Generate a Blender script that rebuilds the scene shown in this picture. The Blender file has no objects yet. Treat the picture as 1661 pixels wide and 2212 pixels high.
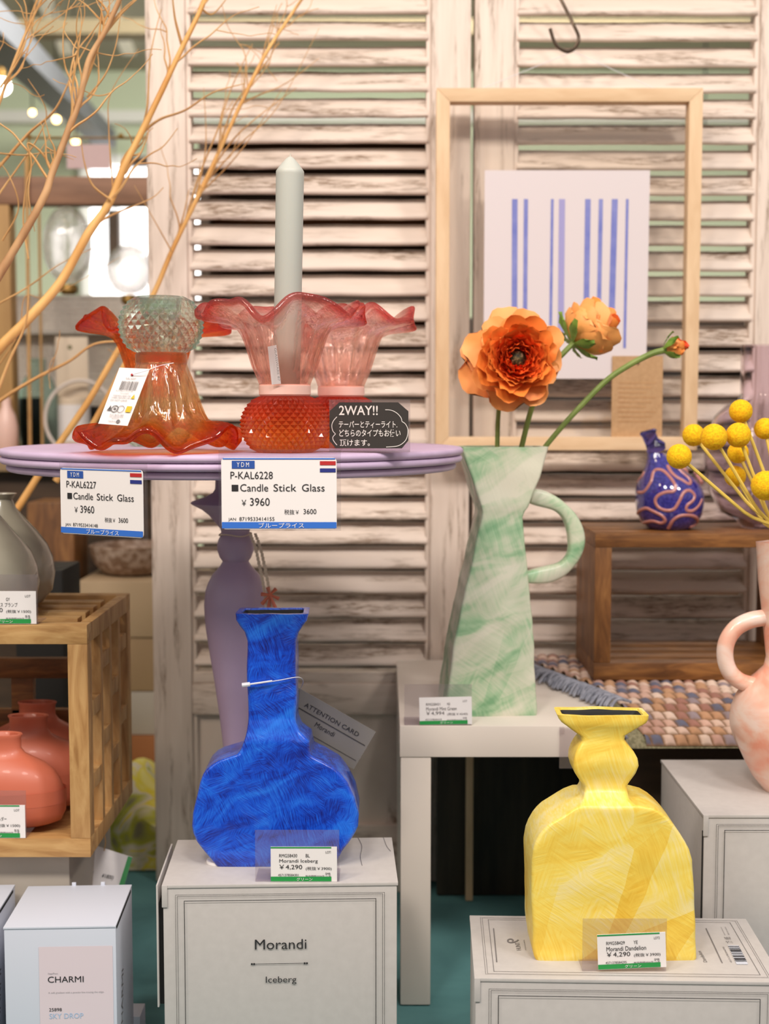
import bpy, bmesh, math, random
from mathutils import Vector, Matrix, noise as mnoise
R = math.radians
sc = bpy.context.scene
COL = sc.collection
random.seed(7)

# ---------------------------------------------------------------- camera, world, light, exposure
FPX, CX, CY = 3000.0, 830.5, 1106.0          # focal length in pixels of the 1661x2212 frame
TH = math.atan((1106 - 870) / FPX)           # the camera looks down a little
H = 0.627                                    # lens height over the teal cloth (z = 0)
cam = bpy.data.cameras.new('camera'); camo = bpy.data.objects.new('camera', cam); COL.objects.link(camo)
camo.location = (0, 0, H); camo.rotation_euler = (R(90) - TH, 0, 0)
cam.sensor_fit = 'VERTICAL'; cam.sensor_height = 36.0; cam.sensor_width = 27.0
cam.lens = FPX / 2212 * 36.0
cam.clip_start = 0.05; cam.clip_end = 60
cam.dof.use_dof = True; cam.dof.focus_distance = 1.20; cam.dof.aperture_fstop = 6.0
sc.camera = camo
sc.view_settings.view_transform = 'Standard'; sc.view_settings.look = 'None'
sc.view_settings.gamma = 1.0; sc.view_settings.use_curve_mapping = False
sc.view_settings.exposure = 0.28

sc.cycles.max_bounces = 24; sc.cycles.transmission_bounces = 24; sc.cycles.transparent_max_bounces = 40; sc.cycles.glossy_bounces = 8; sc.cycles.diffuse_bounces = 4
w = bpy.data.worlds.new('shop_fill'); sc.world = w; w.use_nodes = True  # ambient fill standing in for light from the unseen rest of the shop
bg = w.node_tree.nodes['Background']; bg.inputs[1].default_value = 0.42

_n, _l = w.node_tree.nodes, w.node_tree.links
_tc = _n.new('ShaderNodeTexCoord'); _sp = _n.new('ShaderNodeSeparateXYZ'); _rp = _n.new('ShaderNodeValToRGB')
_l.new(_tc.outputs['Generated'], _sp.inputs[0]); _l.new(_sp.outputs['Z'], _rp.inputs['Fac']); _l.new(_rp.outputs['Color'], bg.inputs[0])
_rp.color_ramp.elements[0].position = 0.0; _rp.color_ramp.elements[0].color = (0.28, 0.26, 0.24, 1)
_rp.color_ramp.elements[1].position = 0.16; _rp.color_ramp.elements[1].color = (1.0, 0.955, 0.92, 1)
def area(name, loc, target, size, power, color, shape='DISK'):
    l = bpy.data.lights.new(name, 'AREA'); l.shape = shape; l.size = size; l.energy = power; l.color = color
    o = bpy.data.objects.new(name, l); COL.objects.link(o); o.location = loc
    o.rotation_euler = (Vector(target) - Vector(loc)).to_track_quat('-Z', 'Y').to_euler(); return o
for _k, (_x, _p, _c) in enumerate(((-1.7, 17, (1.0, 0.88, 0.74)), (-0.6, 17, (1.0, 0.93, 0.86)), (0.5, 17, (1.0, 0.95, 0.92)), (1.6, 15, (1.0, 0.92, 0.84)))):
    area('track_spot', (_x * 0.9, -0.30, 2.30), (_x * 0.25, 1.5, 0.6), 0.40, _p, _c)
area('ceiling_spot_left', (-1.0, 0.35, 2.25), (-0.25, 1.5, 0.6), 0.25, 4.5, (1.0, 0.80, 0.60))
area('ceiling_spot_right', (1.0, 0.45, 2.25), (0.2, 1.5, 0.5), 0.25, 3.5, (1.0, 0.92, 0.84))
area('back_wall_fill', (0.2, 3.5, 2.28), (-0.8, 6.6, 0.7), 1.6, 190, (1.0, 0.97, 0.9))  # added lamp without a visible fixture, brightens the far wall
area('behind_shutters_fill', (0.9, 4.2, 2.3), (0.9, 5.0, 0.3), 1.2, 45, (1.0, 0.95, 0.88))  # added lamp without a visible fixture, lights the space behind the shutters

# ---------------------------------------------------------------- pixel rays of the photo -> points at a real distance
def ray(px, py):
    u = (px - CX) / FPX; v = (CY - py) / FPX
    return Vector((u, math.cos(TH) + v * math.sin(TH), -math.sin(TH) + v * math.cos(TH)))
def at(px, py, Y):
    d = ray(px, py); t = Y / d.y; return Vector((d.x * t, Y, H + d.z * t))
def onz(px, py, z):
    d = ray(px, py); t = (z - H) / d.z; return Vector((d.x * t, d.y * t, z))

# ---------------------------------------------------------------- geometry
class G:
    def __init__(s): s.v = []; s.f = []; s.c = []
    def add(s, v, f):
        n = len(s.v); s.v += [tuple(p) for p in v]; s.f += [tuple(i + n for i in q) for q in f]; return s
    def box(s, x0, x1, y0, y1, z0, z1):
        v = [(x, y, z) for z in (z0, z1) for y in (y0, y1) for x in (x0, x1)]
        return s.add(v, [(0, 2, 3, 1), (4, 5, 7, 6), (0, 1, 5, 4), (2, 6, 7, 3), (0, 4, 6, 2), (1, 3, 7, 5)])
    def quad(s, a, b, c, d): return s.add([a, b, c, d], [(0, 1, 2, 3)])
    def loft(s, rings, cap0=True, cap1=True, closed=False):
        m = len(rings[0]); v = [p for r in rings for p in r]; f = []; K = len(rings)
        for k in range(K if closed else K - 1):
            a = k * m; b = ((k + 1) % K) * m
            for i in range(m):
                j = (i + 1) % m; f.append((a + i, a + j, b + j, b + i))
        if not closed:
            if cap0: f.append(tuple(range(m))[::-1])
            if cap1: f.append(tuple(range((K - 1) * m, K * m)))
        return s.add(v, f)
    def lathe(s, prof, n=40, c=(0, 0, 0), cap0=True, cap1=True, sy=1.0, closed=False):
        return s.loft([[(c[0] + r * math.cos(2 * math.pi * i / n), c[1] + sy * r * math.sin(2 * math.pi * i / n), c[2] + z) for i in range(n)] for r, z in prof], cap0, cap1, closed)
    def tube(s, pts, rad, n=8, cap=True, flat=None):
        pts = [Vector(p) for p in pts]; K = len(pts)
        if not hasattr(rad, '__len__'): rad = [rad] * K
        rings = []; up = None
        for k in range(K):
            t = (pts[min(k + 1, K - 1)] - pts[max(k - 1, 0)]).normalized()
            if up is None: up = t.orthogonal().normalized()
            up = (up - t * up.dot(t)).normalized(); sd = t.cross(up)
            rings.append([pts[k] + rad[k] * (math.cos(2 * math.pi * i / n) * up + math.sin(2 * math.pi * i / n) * sd) for i in range(n)])
        return s.loft(rings, cap, cap)
    def sphere(s, c, r, n=24, m=14, sz=1.0):
        return s.lathe([(r * max(math.sin(math.pi * j / m), 0.01), -r * sz * math.cos(math.pi * j / m)) for j in range(m + 1)], n, c)
    def prism(s, xz, y0, y1):
        n = len(xz); v = [(x, y0, z) for x, z in xz] + [(x, y1, z) for x, z in xz]
        f = [tuple(range(n)), tuple(range(2 * n - 1, n - 1, -1))]
        for i in range(n): j = (i + 1) % n; f.append((i, j, j + n, i + n))
        return s.add(v, f)
    def xf(s, M): s.v = [tuple(M @ Vector(p)) for p in s.v]; return s
    def move(s, d): return s.xf(Matrix.Translation(d))
    def join(s, g): return s.add(g.v, g.f)

def smoothpath(pts, n=6):
    P = [Vector(p) for p in pts]; out = []
    for i in range(len(P) - 1):
        p0 = P[max(i - 1, 0)]; p1 = P[i]; p2 = P[i + 1]; p3 = P[min(i + 2, len(P) - 1)]
        for k in range(n):
            t = k / n
            out.append(0.5 * ((2 * p1) + (p2 - p0) * t + (2 * p0 - 5 * p1 + 4 * p2 - p3) * t * t + (3 * p1 - p0 - 3 * p2 + p3) * t ** 3))
    out.append(P[-1]); return out
def interp(tab, x):
    if x <= tab[0][0]: return tab[0][1]
    for (a, b), (c, d) in zip(tab, tab[1:]):
        if x <= c: return b + (d - b) * (x - a) / (c - a)
    return tab[-1][1]
def sstep(a, b, x):
    t = min(1, max(0, (x - a) / (b - a))); return t * t * (3 - 2 * t)

def root_matrix(o):
    while o.parent: o = o.parent
    return Matrix.LocRotScale(o.location, o.rotation_euler, None)
def mesh_from(name, g, mat, bevel=0, smooth=40, fix=True, seg=2):
    me = bpy.data.meshes.new(name); me.from_pydata(g.v, [], g.f)
    bm = bmesh.new(); bm.from_mesh(me)
    if fix: bmesh.ops.recalc_face_normals(bm, faces=bm.faces)
    if bevel:
        es = [e for e in bm.edges if len(e.link_faces) == 2 and e.calc_face_angle(0) > 0.5]
        bmesh.ops.bevel(bm, geom=es, offset=bevel, segments=seg, affect='EDGES', profile=0.6, clamp_overlap=True)
    bm.to_mesh(me); bm.free()
    if smooth:
        me.polygons.foreach_set('use_smooth', [True] * len(me.polygons))
        me.set_sharp_from_angle(angle=R(smooth))
    if g.c and len(g.c) == len(me.vertices):
        ca = me.color_attributes.new('tint', 'FLOAT_COLOR', 'POINT')
        for i, c in enumerate(g.c): ca.data[i].color = c
    if mat: me.materials.append(mat)
    me.update(); return me
def part(name, g, mat, parent, local=False, label=None, **k):
    if not local: g.xf(root_matrix(parent).inverted())
    o = bpy.data.objects.new(name, mesh_from(name, g, mat, **k)); COL.objects.link(o); o.parent = parent
    if label: o['label'] = label
    return o
def thing(name, label, cat, loc=(0, 0, 0), rz=0, group=None):
    o = bpy.data.objects.new(name, None); COL.objects.link(o); o.empty_display_size = 0.02
    o.location = loc; o.rotation_euler = (0, 0, rz); o['label'] = label; o['category'] = cat
    if group: o['group'] = group
    return o
def solo(name, g, mat, label, cat, group=None, **k):
    xs = [p[0] for p in g.v]; ys = [p[1] for p in g.v]; zs = [p[2] for p in g.v]
    c = Vector(((min(xs) + max(xs)) / 2, (min(ys) + max(ys)) / 2, min(zs)))
    g.move(-c); o = bpy.data.objects.new(name, mesh_from(name, g, mat, **k)); COL.objects.link(o); o.location = c
    o['label'] = label; o['category'] = cat
    if group: o['group'] = group
    return o
def struct(name, g, mat, **k):
    o = bpy.data.objects.new(name, mesh_from(name, g, mat, **k)); COL.objects.link(o); o['kind'] = 'structure'; return o
def dup(o, loc, label=None, parent=None):
    c = o.copy(); COL.objects.link(c)
    if parent: c.parent = parent
    else: c.location = loc
    if label: c['label'] = label
    for ch in list(o.children): dup(ch, None, None, c)
    return c

# lettering: a flat mesh of the words scaled into a box, in x-z, facing the camera (-y)
def words(s, x0, z0, x1, z1, y=0.0, bold=0.0):
    c = bpy.data.curves.new('t', 'FONT'); c.body = s; c.resolution_u = 3; c.offset = bold
    o = bpy.data.objects.new('t', c); COL.objects.link(o); bpy.context.view_layer.update()
    m = bpy.data.meshes.new_from_object(o.evaluated_get(bpy.context.evaluated_depsgraph_get()))
    bpy.data.objects.remove(o); bpy.data.curves.remove(c)
    xs = [v.co.x for v in m.vertices]; ys = [v.co.y for v in m.vertices]; g = G()
    a, b, p, q = min(xs), max(xs), min(ys), max(ys)
    g.add([(x0 + (v.co.x - a) / (b - a) * (x1 - x0), y, z0 + (v.co.y - p) / max(q - p, 1e-6) * (z1 - z0)) for v in m.vertices], [tuple(f.vertices) for f in m.polygons])
    bpy.data.meshes.remove(m); return g
def rect(g, x0, x1, z0, z1, y): return g.quad((x0, y, z0), (x1, y, z0), (x1, y, z1), (x0, y, z1))
def frame_lines(g, x0, x1, z0, z1, t, y):
    rect(g, x0, x1, z0, z0 + t, y); rect(g, x0, x1, z1 - t, z1, y); rect(g, x0, x0 + t, z0, z1, y); rect(g, x1 - t, x1, z0, z1, y)

# ---------------------------------------------------------------- materials
def lin(c):
    return tuple(((x / 255) / 12.92 if x / 255 <= 0.04045 else ((x / 255 + 0.055) / 1.055) ** 2.4) for x in c) + (1.0,)
def base(name):
    m = bpy.data.materials.new(name); m.use_nodes = True
    return m, m.node_tree.nodes, m.node_tree.links, m.node_tree.nodes['Principled BSDF']
def plain(name, c, rough=0.5, metal=0.0, spec=0.5, coat=0.0, sss=0.0):
    m, n, l, b = base(name); b.inputs['Base Color'].default_value = lin(c); b.inputs['Roughness'].default_value = rough
    b.inputs['Metallic'].default_value = metal; b.inputs['Specular IOR Level'].default_value = spec; b.inputs['Coat Weight'].default_value = coat
    if sss:
        b.inputs['Subsurface Weight'].default_value = sss; b.inputs['Subsurface Radius'].default_value = (0.012, 0.008, 0.006); b.inputs['Subsurface Scale'].default_value = 1.0
    return m
def vecnode(n, l, scale, coord='Object'):
    tc = n.new('ShaderNodeTexCoord'); mp = n.new('ShaderNodeMapping'); mp.inputs['Scale'].default_value = scale
    l.new(tc.outputs[coord], mp.inputs['Vector']); return mp.outputs['Vector']
def noisetex(n, l, vec, scale, detail=4, dist=0.0, rough=0.55):
    t = n.new('ShaderNodeTexNoise'); t.inputs['Scale'].default_value = scale; t.inputs['Detail'].default_value = detail
    t.inputs['Distortion'].default_value = dist; t.inputs['Roughness'].default_value = rough; l.new(vec, t.inputs['Vector']); return t.outputs['Fac']
def ramp(n, l, fac, stops):
    r = n.new('ShaderNodeValToRGB'); e = r.color_ramp.elements
    while len(e) < len(stops): e.new(0.5)
    for k, (p, c) in enumerate(stops): e[k].position = p; e[k].color = c
    l.new(fac, r.inputs['Fac']); return r.outputs['Color']
def bump(n, l, b, fac, strength, dist=0.001):
    bp = n.new('ShaderNodeBump'); bp.inputs['Strength'].default_value = strength; bp.inputs['Distance'].default_value = dist
    l.new(fac, bp.inputs['Height']); l.new(bp.outputs['Normal'], b.inputs['Normal'])
def mottled(name, stops, scale=1.0, stretch=(1, 1, 1), rough=0.5, bmp=0.0, detail=4, dist=0.0, coat=0.0, spec=0.5, bd=0.001):
    m, n, l, b = base(name); v = vecnode(n, l, stretch); f = noisetex(n, l, v, scale, detail, dist)
    l.new(ramp(n, l, f, [(p, lin(c)) for p, c in stops]), b.inputs['Base Color']); b.inputs['Roughness'].default_value = rough
    b.inputs['Coat Weight'].default_value = coat; b.inputs['Specular IOR Level'].default_value = spec
    if bmp: bump(n, l, b, f, bmp, bd)
    return m
def mixc(n, l, fac, a, c):
    x = n.new('ShaderNodeMix'); x.data_type = 'RGBA'
    if isinstance(fac, float): x.inputs[0].default_value = fac
    else: l.new(fac, x.inputs[0])
    for k, q in ((6, a), (7, c)):
        if isinstance(q, tuple): x.inputs[k].default_value = q
        else: l.new(q, x.inputs[k])
    return x.outputs[2]
def mathn(n, l, op, a, c):
    x = n.new('ShaderNodeMath'); x.operation = op
    for k, q in ((0, a), (1, c)):
        if isinstance(q, (int, float)): x.inputs[k].default_value = q
        else: l.new(q, x.inputs[k])
    return x.outputs[0]
W4, K4 = (1, 1, 1, 1), (0, 0, 0, 1)
def worn_paint(name, stretch, amount=0.0):
    m, n, l, b = base(name)
    big = ramp(n, l, noisetex(n, l, vecnode(n, l, tuple(0.5 * s for s in stretch)), 16, 3, 0.3), [(0.53 - amount, K4), (0.66 - amount, W4)])
    fine = ramp(n, l, noisetex(n, l, vecnode(n, l, stretch), 70, 5, 0.2, 0.7), [(0.40, K4), (0.62, W4)])
    wear = mathn(n, l, 'MULTIPLY', big, fine)
    tone = ramp(n, l, noisetex(n, l, vecnode(n, l, stretch), 9, 3), [(0.3, lin((214, 196, 182))), (0.7, lin((228, 211, 198)))])
    l.new(mixc(n, l, wear, tone, lin((122, 96, 72))), b.inputs['Base Color']); b.inputs['Roughness'].default_value = 0.6
    bump(n, l, b, fine, 0.12, 0.0006); return m
def mixf(n, l, fac, a, c):
    x = n.new('ShaderNodeMix'); x.data_type = 'FLOAT'; l.new(fac, x.inputs[0]); l.new(a, x.inputs[2]); l.new(c, x.inputs[3]); return x.outputs[0]
def brushed(name, stops, tone=20, streak=200, rough=0.25, bmp=0.35, coat=0.5, detail_mix=0.5, hard=0.35, bd=0.0009):
    # paint laid on in overlapping fields, each stroked in its own direction
    m, n, l, b = base(name); v = vecnode(n, l, (1, 1, 1))
    wob = n.new('ShaderNodeTexNoise'); wob.inputs['Scale'].default_value = tone * 1.1; wob.inputs['Detail'].default_value = 2; l.new(v, wob.inputs['Vector'])
    sub = n.new('ShaderNodeVectorMath'); sub.operation = 'SCALE'; sub.inputs['Scale'].default_value = 0.014; l.new(wob.outputs['Color'], sub.inputs[0])
    ad = n.new('ShaderNodeVectorMath'); ad.operation = 'ADD'; l.new(v, ad.inputs[0]); l.new(sub.outputs[0], ad.inputs[1]); vv = ad.outputs[0]
    def turned(deg, sc_):
        ro = n.new('ShaderNodeVectorRotate'); ro.rotation_type = 'Y_AXIS'; ro.inputs['Angle'].default_value = R(deg); l.new(vv, ro.inputs['Vector'])
        mp = n.new('ShaderNodeMapping'); mp.inputs['Scale'].default_value = sc_; l.new(ro.outputs[0], mp.inputs['Vector']); return mp.outputs['Vector']
    def mask(off, sc_):
        mp = n.new('ShaderNodeMapping'); mp.inputs['Location'].default_value = (off, off * .7, 0); l.new(vv, mp.inputs['Vector'])
        return ramp(n, l, noisetex(n, l, mp.outputs['Vector'], sc_, 2), [(.46, K4), (.54, W4)])
    st = noisetex(n, l, turned(18, (streak * .06, streak * .2, streak)), 3.0, 5)
    for q, (deg, off) in enumerate(((72, 1.3), (-35, 4.1), (110, 7.7))):
        st = mixf(n, l, mask(off, tone * 1.3), st, noisetex(n, l, turned(deg, (streak * .06, streak * .2, streak)), 3.0, 5))
    broad = noisetex(n, l, turned(24, (tone * .45, tone, tone * 1.25)), 1.6, 3, 0.8)
    vo = n.new('ShaderNodeTexVoronoi'); vo.inputs['Scale'].default_value = 1.0; l.new(turned(40, (tone * .8, tone * .6, tone * 1.6)), vo.inputs['Vector'])
    sep = n.new('ShaderNodeSeparateColor'); l.new(vo.outputs['Color'], sep.inputs[0])
    soft = mathn(n, l, 'ADD', mathn(n, l, 'MULTIPLY', mathn(n, l, 'ADD', mathn(n, l, 'MULTIPLY', sep.outputs[1], .4), .3), hard), mathn(n, l, 'MULTIPLY', broad, 1 - hard))
    fac = mathn(n, l, 'ADD', mathn(n, l, 'MULTIPLY', st, detail_mix), mathn(n, l, 'MULTIPLY', soft, 1 - detail_mix))
    l.new(ramp(n, l, fac, [(p, lin(c)) for p, c in stops]), b.inputs['Base Color']); b.inputs['Roughness'].default_value = rough
    b.inputs['Coat Weight'].default_value = coat; b.inputs['Coat Roughness'].default_value = 0.08
    bump(n, l, b, st, bmp, bd); return m
def pressed_glass(name, c=None, tint=None, by_height=None, w_glass=.45, w_clear=.35, ior=1.35, rough=0.0, ripple=0.0, shine=.16):
    # moulded glass: part bends the light, part lets it straight through, part glows with the light inside
    m = bpy.data.materials.new(name); m.use_nodes = True; n = m.node_tree.nodes; l = m.node_tree.links; n.clear(); o = n.new('ShaderNodeOutputMaterial')
    if tint:
        a = n.new('ShaderNodeAttribute'); a.attribute_name = 'tint'; col = ramp(n, l, a.outputs['Fac'], [(p, lin(q)) for p, q in tint])
    elif by_height:
        tc = n.new('ShaderNodeTexCoord'); sx = n.new('ShaderNodeSeparateXYZ'); l.new(tc.outputs['Generated'], sx.inputs[0]); col = ramp(n, l, sx.outputs['Z'], [(p, lin(q)) for p, q in by_height])
    else:
        rg = n.new('ShaderNodeRGB'); rg.outputs[0].default_value = lin(c); col = rg.outputs[0]
    g = n.new('ShaderNodeBsdfGlass'); g.inputs['IOR'].default_value = ior; g.inputs['Roughness'].default_value = rough
    t = n.new('ShaderNodeBsdfTransparent'); tr = n.new('ShaderNodeBsdfTranslucent'); df = n.new('ShaderNodeBsdfDiffuse'); gl = n.new('ShaderNodeBsdfGlossy'); gl.inputs['Roughness'].default_value = .06
    for q in (g, t, tr, df): l.new(col, q.inputs[0])
    if ripple:
        nz = noisetex(n, l, vecnode(n, l, (1, 1, .22)), 130, 2); bp = n.new('ShaderNodeBump'); bp.inputs['Strength'].default_value = ripple; bp.inputs['Distance'].default_value = .0015; l.new(nz, bp.inputs['Height'])
        for q in (g, gl): l.new(bp.outputs['Normal'], q.inputs['Normal'])
    def mx(f, A, B):
        q = n.new('ShaderNodeMixShader')
        if isinstance(f, float): q.inputs[0].default_value = f
        else: l.new(f, q.inputs[0])
        l.new(A.outputs[0], q.inputs[1]); l.new(B.outputs[0], q.inputs[2]); return q
    glow_ = mx(.45, tr, df); a1 = mx(w_clear / max(1e-6, 1 - w_glass), glow_, t); a2 = mx(float(w_glass), a1, g)
    lw = n.new('ShaderNodeLayerWeight'); lw.inputs['Blend'].default_value = .3
    if ripple: l.new(bp.outputs['Normal'], lw.inputs['Normal'])
    fr = mathn(n, l, 'ADD', mathn(n, l, 'MULTIPLY', mathn(n, l, 'POWER', lw.outputs['Facing'], 3.0), shine), .045)
    l.new(mx(fr, a2, gl).outputs[0], o.inputs[0]); return m
def glass(name, c, rough=0.0, ior=1.48, tint=None):
    m, n, l, b = base(name); b.inputs['Transmission Weight'].default_value = 1.0; b.inputs['Roughness'].default_value = rough; b.inputs['IOR'].default_value = ior
    if tint:
        a = n.new('ShaderNodeAttribute'); a.attribute_name = 'tint'
        l.new(ramp(n, l, a.outputs['Fac'], [(p, lin(q)) for p, q in tint]), b.inputs['Base Color'])
    else: b.inputs['Base Color'].default_value = lin(c)
    return m
def clear_sheet(name, gloss=0.09, c=(245, 245, 250), haze=0.0):
    # thin clear plastic: mostly see-through, a little mirror
    m = bpy.data.materials.new(name); m.use_nodes = True; n = m.node_tree.nodes; l = m.node_tree.links; n.clear()
    o = n.new('ShaderNodeOutputMaterial'); t = n.new('ShaderNodeBsdfTransparent'); t.inputs[0].default_value = lin(c)
    g = n.new('ShaderNodeBsdfGlossy'); g.inputs['Roughness'].default_value = 0.03
    mx = n.new('ShaderNodeMixShader'); mx.inputs[0].default_value = gloss; l.new(t.outputs[0], mx.inputs[1]); l.new(g.outputs[0], mx.inputs[2])
    if haze:
        d = n.new('ShaderNodeBsdfDiffuse'); d.inputs[0].default_value = lin((225, 215, 215)); m2 = n.new('ShaderNodeMixShader'); m2.inputs[0].default_value = haze
        l.new(mx.outputs[0], m2.inputs[1]); l.new(d.outputs[0], m2.inputs[2]); l.new(m2.outputs[0], o.inputs[0])
    else: l.new(mx.outputs[0], o.inputs[0])
    return m
def glow(name, c, s):
    m, n, l, b = base(name); b.inputs['Base Color'].default_value = lin(c); b.inputs['Emission Color'].default_value = lin(c); b.inputs['Emission Strength'].default_value = s; return m
def tinted(name, rough=0.8):
    m, n, l, b = base(name); a = n.new('ShaderNodeAttribute'); a.attribute_name = 'tint'; l.new(a.outputs['Color'], b.inputs['Base Color']); b.inputs['Roughness'].default_value = rough; return m

M = {}
M['slat'] = worn_paint('worn_cream_paint_slats', (0.8, 4, 7), 0.05); M['stile'] = worn_paint('worn_cream_paint_stiles', (9, 4, 0.7))
M['panel'] = worn_paint('worn_cream_paint_panel', (2, 2, 1.2), -0.02)
M['lilac'] = mottled('lilac_paint', [(0.3, (196, 172, 202)), (0.7, (206, 183, 211))], 40, rough=0.55, bmp=0.05)
M['mauve'] = mottled('mauve_paint', [(0.3, (182, 160, 187)), (0.7, (192, 169, 196))], 14, rough=0.42)
M['blue'] = brushed('blue_brush_glaze', [(0.36, (8, 22, 108)), (0.43, (10, 46, 158)), (0.50, (12, 78, 208)), (0.62, (34, 120, 238))], 24, 430, 0.22, 0.6, 0.6, 0.42, 0.15)
M['yellow'] = brushed('yellow_brush_glaze', [(0.38, (232, 186, 58)), (0.47, (243, 208, 84)), (0.52, (245, 219, 104)), (0.60, (244, 226, 156))], 13, 170, 0.45, 0.35, 0.1, 0.25, 0.45)
M['mint'] = brushed('mint_brush_glaze', [(0.38, (122, 168, 126)), (0.45, (164, 194, 156)), (0.50, (196, 206, 178)), (0.59, (218, 216, 196))], 13, 120, 0.4, 0.3, 0.15, 0.16, 0.15)
M['pink'] = mottled('pink_wash_glaze', [(0.36, (238, 160, 134)), (0.48, (240, 190, 168)), (0.62, (243, 214, 200))], 16, (1, 1, 1.6), 0.3, dist=1.0, coat=0.4)
M['shade_black'] = plain('shade_black_paint', (14, 12, 12), 0.7)  # near-black colour that stands in for shade inside mouths and gaps
M['grey_carton'] = mottled('grey_carton', [(0.3, (190, 184, 180)), (0.7, (196, 190, 186))], 120, rough=0.6)
M['white_carton'] = plain('white_carton', (206, 210, 222), 0.5); M['pink_label'] = plain('pale_pink_label', (224, 208, 214), 0.55)
M['ink'] = plain('black_ink', (38, 36, 38), 0.6); M['grey_ink'] = plain('grey_ink', (120, 115, 115), 0.6); M['pale_ink'] = plain('pale_grey_ink', (165, 158, 162), 0.6); M['sky_ink'] = plain('sky_blue_ink', (172, 198, 228), 0.6)
M['white_ink'] = plain('white_ink', (244, 240, 238), 0.7); M['paper'] = plain('white_paper', (240, 234, 232), 0.6)
M['green_band'] = plain('green_print', (38, 150, 72), 0.5); M['blue_band'] = plain('blue_print', (52, 112, 206), 0.5); M['navy'] = plain('navy_print', (40, 50, 128), 0.5); M['red'] = plain('red_print', (188, 42, 44), 0.5); M['logo_blue'] = plain('logo_blue_print', (44, 84, 164), 0.5); M['yellow_print'] = plain('yellow_print', (214, 186, 28), 0.5)
M['acrylic'] = clear_sheet('clear_acrylic', 0.07, (246, 244, 246), 0.05); M['film'] = clear_sheet('clear_film', 0.05, (250, 249, 250), 0.015)
M['frame_pane'] = clear_sheet('clear_frame_pane', 0.035, (253, 252, 250), 0.012)
M['chalk_board'] = plain('black_card', (52, 46, 42), 0.6); M['chalk'] = plain('white_marker', (232, 224, 218), 0.7)
M['candle'] = plain('pale_grey_wax', (188, 189, 180), 0.45, sss=0.25); M['wick'] = plain('wick', (214, 205, 190), 0.8)
M['oak'] = mottled('light_oak', [(0.3, (158, 112, 62)), (0.5, (186, 142, 88)), (0.7, (205, 164, 108))], 12, (6, 6, 1.2), 0.55, 0.1, 5, 1.2)
M['oak_h'] = mottled('light_oak_lengthwise', [(0.3, (160, 114, 64)), (0.5, (188, 145, 90)), (0.7, (206, 166, 110))], 12, (1.2, 6, 6), 0.55, 0.1, 5, 1.2)
M['walnut'] = mottled('dark_wood', [(0.3, (88, 52, 22)), (0.5, (124, 79, 38)), (0.7, (156, 105, 54))], 10, (1.2, 5, 7), 0.5, 0.1, 5, 1.5)
M['walnut_v'] = mottled('dark_wood_upright', [(0.3, (88, 52, 22)), (0.5, (124, 79, 38)), (0.7, (150, 102, 54))], 10, (7, 5, 1.2), 0.5, 0.1, 5, 1.5)
M['beech'] = mottled('pale_beech', [(0.3, (212, 176, 136)), (0.7, (228, 196, 158))], 10, (1.5, 6, 8), 0.5, 0.03, 5, 0.6)
M['beech_v'] = mottled('pale_beech_upright', [(0.3, (212, 176, 136)), (0.7, (228, 196, 158))], 10, (8, 6, 1.5), 0.5, 0.03, 5, 0.6)
M['brown_beam'] = mottled('brown_beam', [(0.3, (124, 88, 66)), (0.7, (156, 114, 88))], 8, (1, 5, 6), 0.6)
M['tan_post'] = mottled('tan_post', [(0.3, (170, 128, 76)), (0.7, (192, 150, 94))], 8, (6, 6, 1), 0.6)
M['white_lacquer'] = plain('off_white_lacquer', (226, 214, 202), 0.4)
M['teal'] = mottled('teal_cloth', [(0.3, (74, 120, 122)), (0.7, (94, 144, 144))], 7, rough=0.9, bmp=0.2, dist=1.0, bd=0.004)
M['coral'] = mottled('coral_glaze', [(0.3, (198, 102, 76)), (0.7, (208, 114, 86))], 8, rough=0.42, coat=0.08)
M['celadon'] = mottled('grey_green_glaze', [(0.3, (158, 152, 134)), (0.7, (172, 166, 148))], 20, rough=0.25, coat=0.5)
M['cobalt_glass'] = None
M['olive'] = mottled('olive_weave', [(0.4, (118, 112, 84)), (0.6, (150, 142, 112))], 300, rough=0.9)
M['yarn'] = mottled('blue_grey_yarn', [(0.3, (112, 114, 126)), (0.7, (164, 164, 174))], 120, (1, 1, 0.4), 0.9)
M['rug'] = tinted('braided_rug', 0.9)
M['ball_yellow'] = mottled('yellow_pollen', [(0.35, (236, 168, 0)), (0.6, (248, 200, 10))], 500, rough=0.9, bmp=0.8, detail=2, bd=0.0006)
M['stem_yellow'] = plain('yellow_stem', (222, 190, 84), 0.6); M['stem_green'] = mottled('green_stem', [(0.3, (106, 126, 56)), (0.7, (132, 150, 76))], 60, rough=0.6)
M['sepal'] = mottled('green_sepal', [(0.3, (92, 128, 40)), (0.7, (128, 160, 62))], 60, rough=0.55)
M['petal'] = tinted('orange_petal', 0.55)
M['flower_eye'] = mottled('dark_flower_eye', [(0.4, (34, 30, 14)), (0.55, (84, 74, 30)), (0.68, (190, 150, 120))], 260, rough=0.7, bmp=0.6, bd=0.002)
M['bark'] = mottled('dry_branch_grey', [(0.3, (162, 116, 74)), (0.7, (210, 166, 118))], 30, (1, 1, 0.3), 0.7)
M['bark_orange'] = mottled('dry_branch_honey', [(0.3, (212, 150, 76)), (0.7, (236, 186, 114))], 25, (1, 1, 0.3), 0.55)
M['twig'] = mottled('dry_twig', [(0.3, (186, 134, 76)), (0.7, (214, 170, 112))], 25, rough=0.7)
M['dark_metal'] = plain('dark_metal', (92, 78, 66), 0.4, 0.8); M['brass'] = plain('old_brass', (150, 116, 60), 0.4, 0.7)
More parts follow.
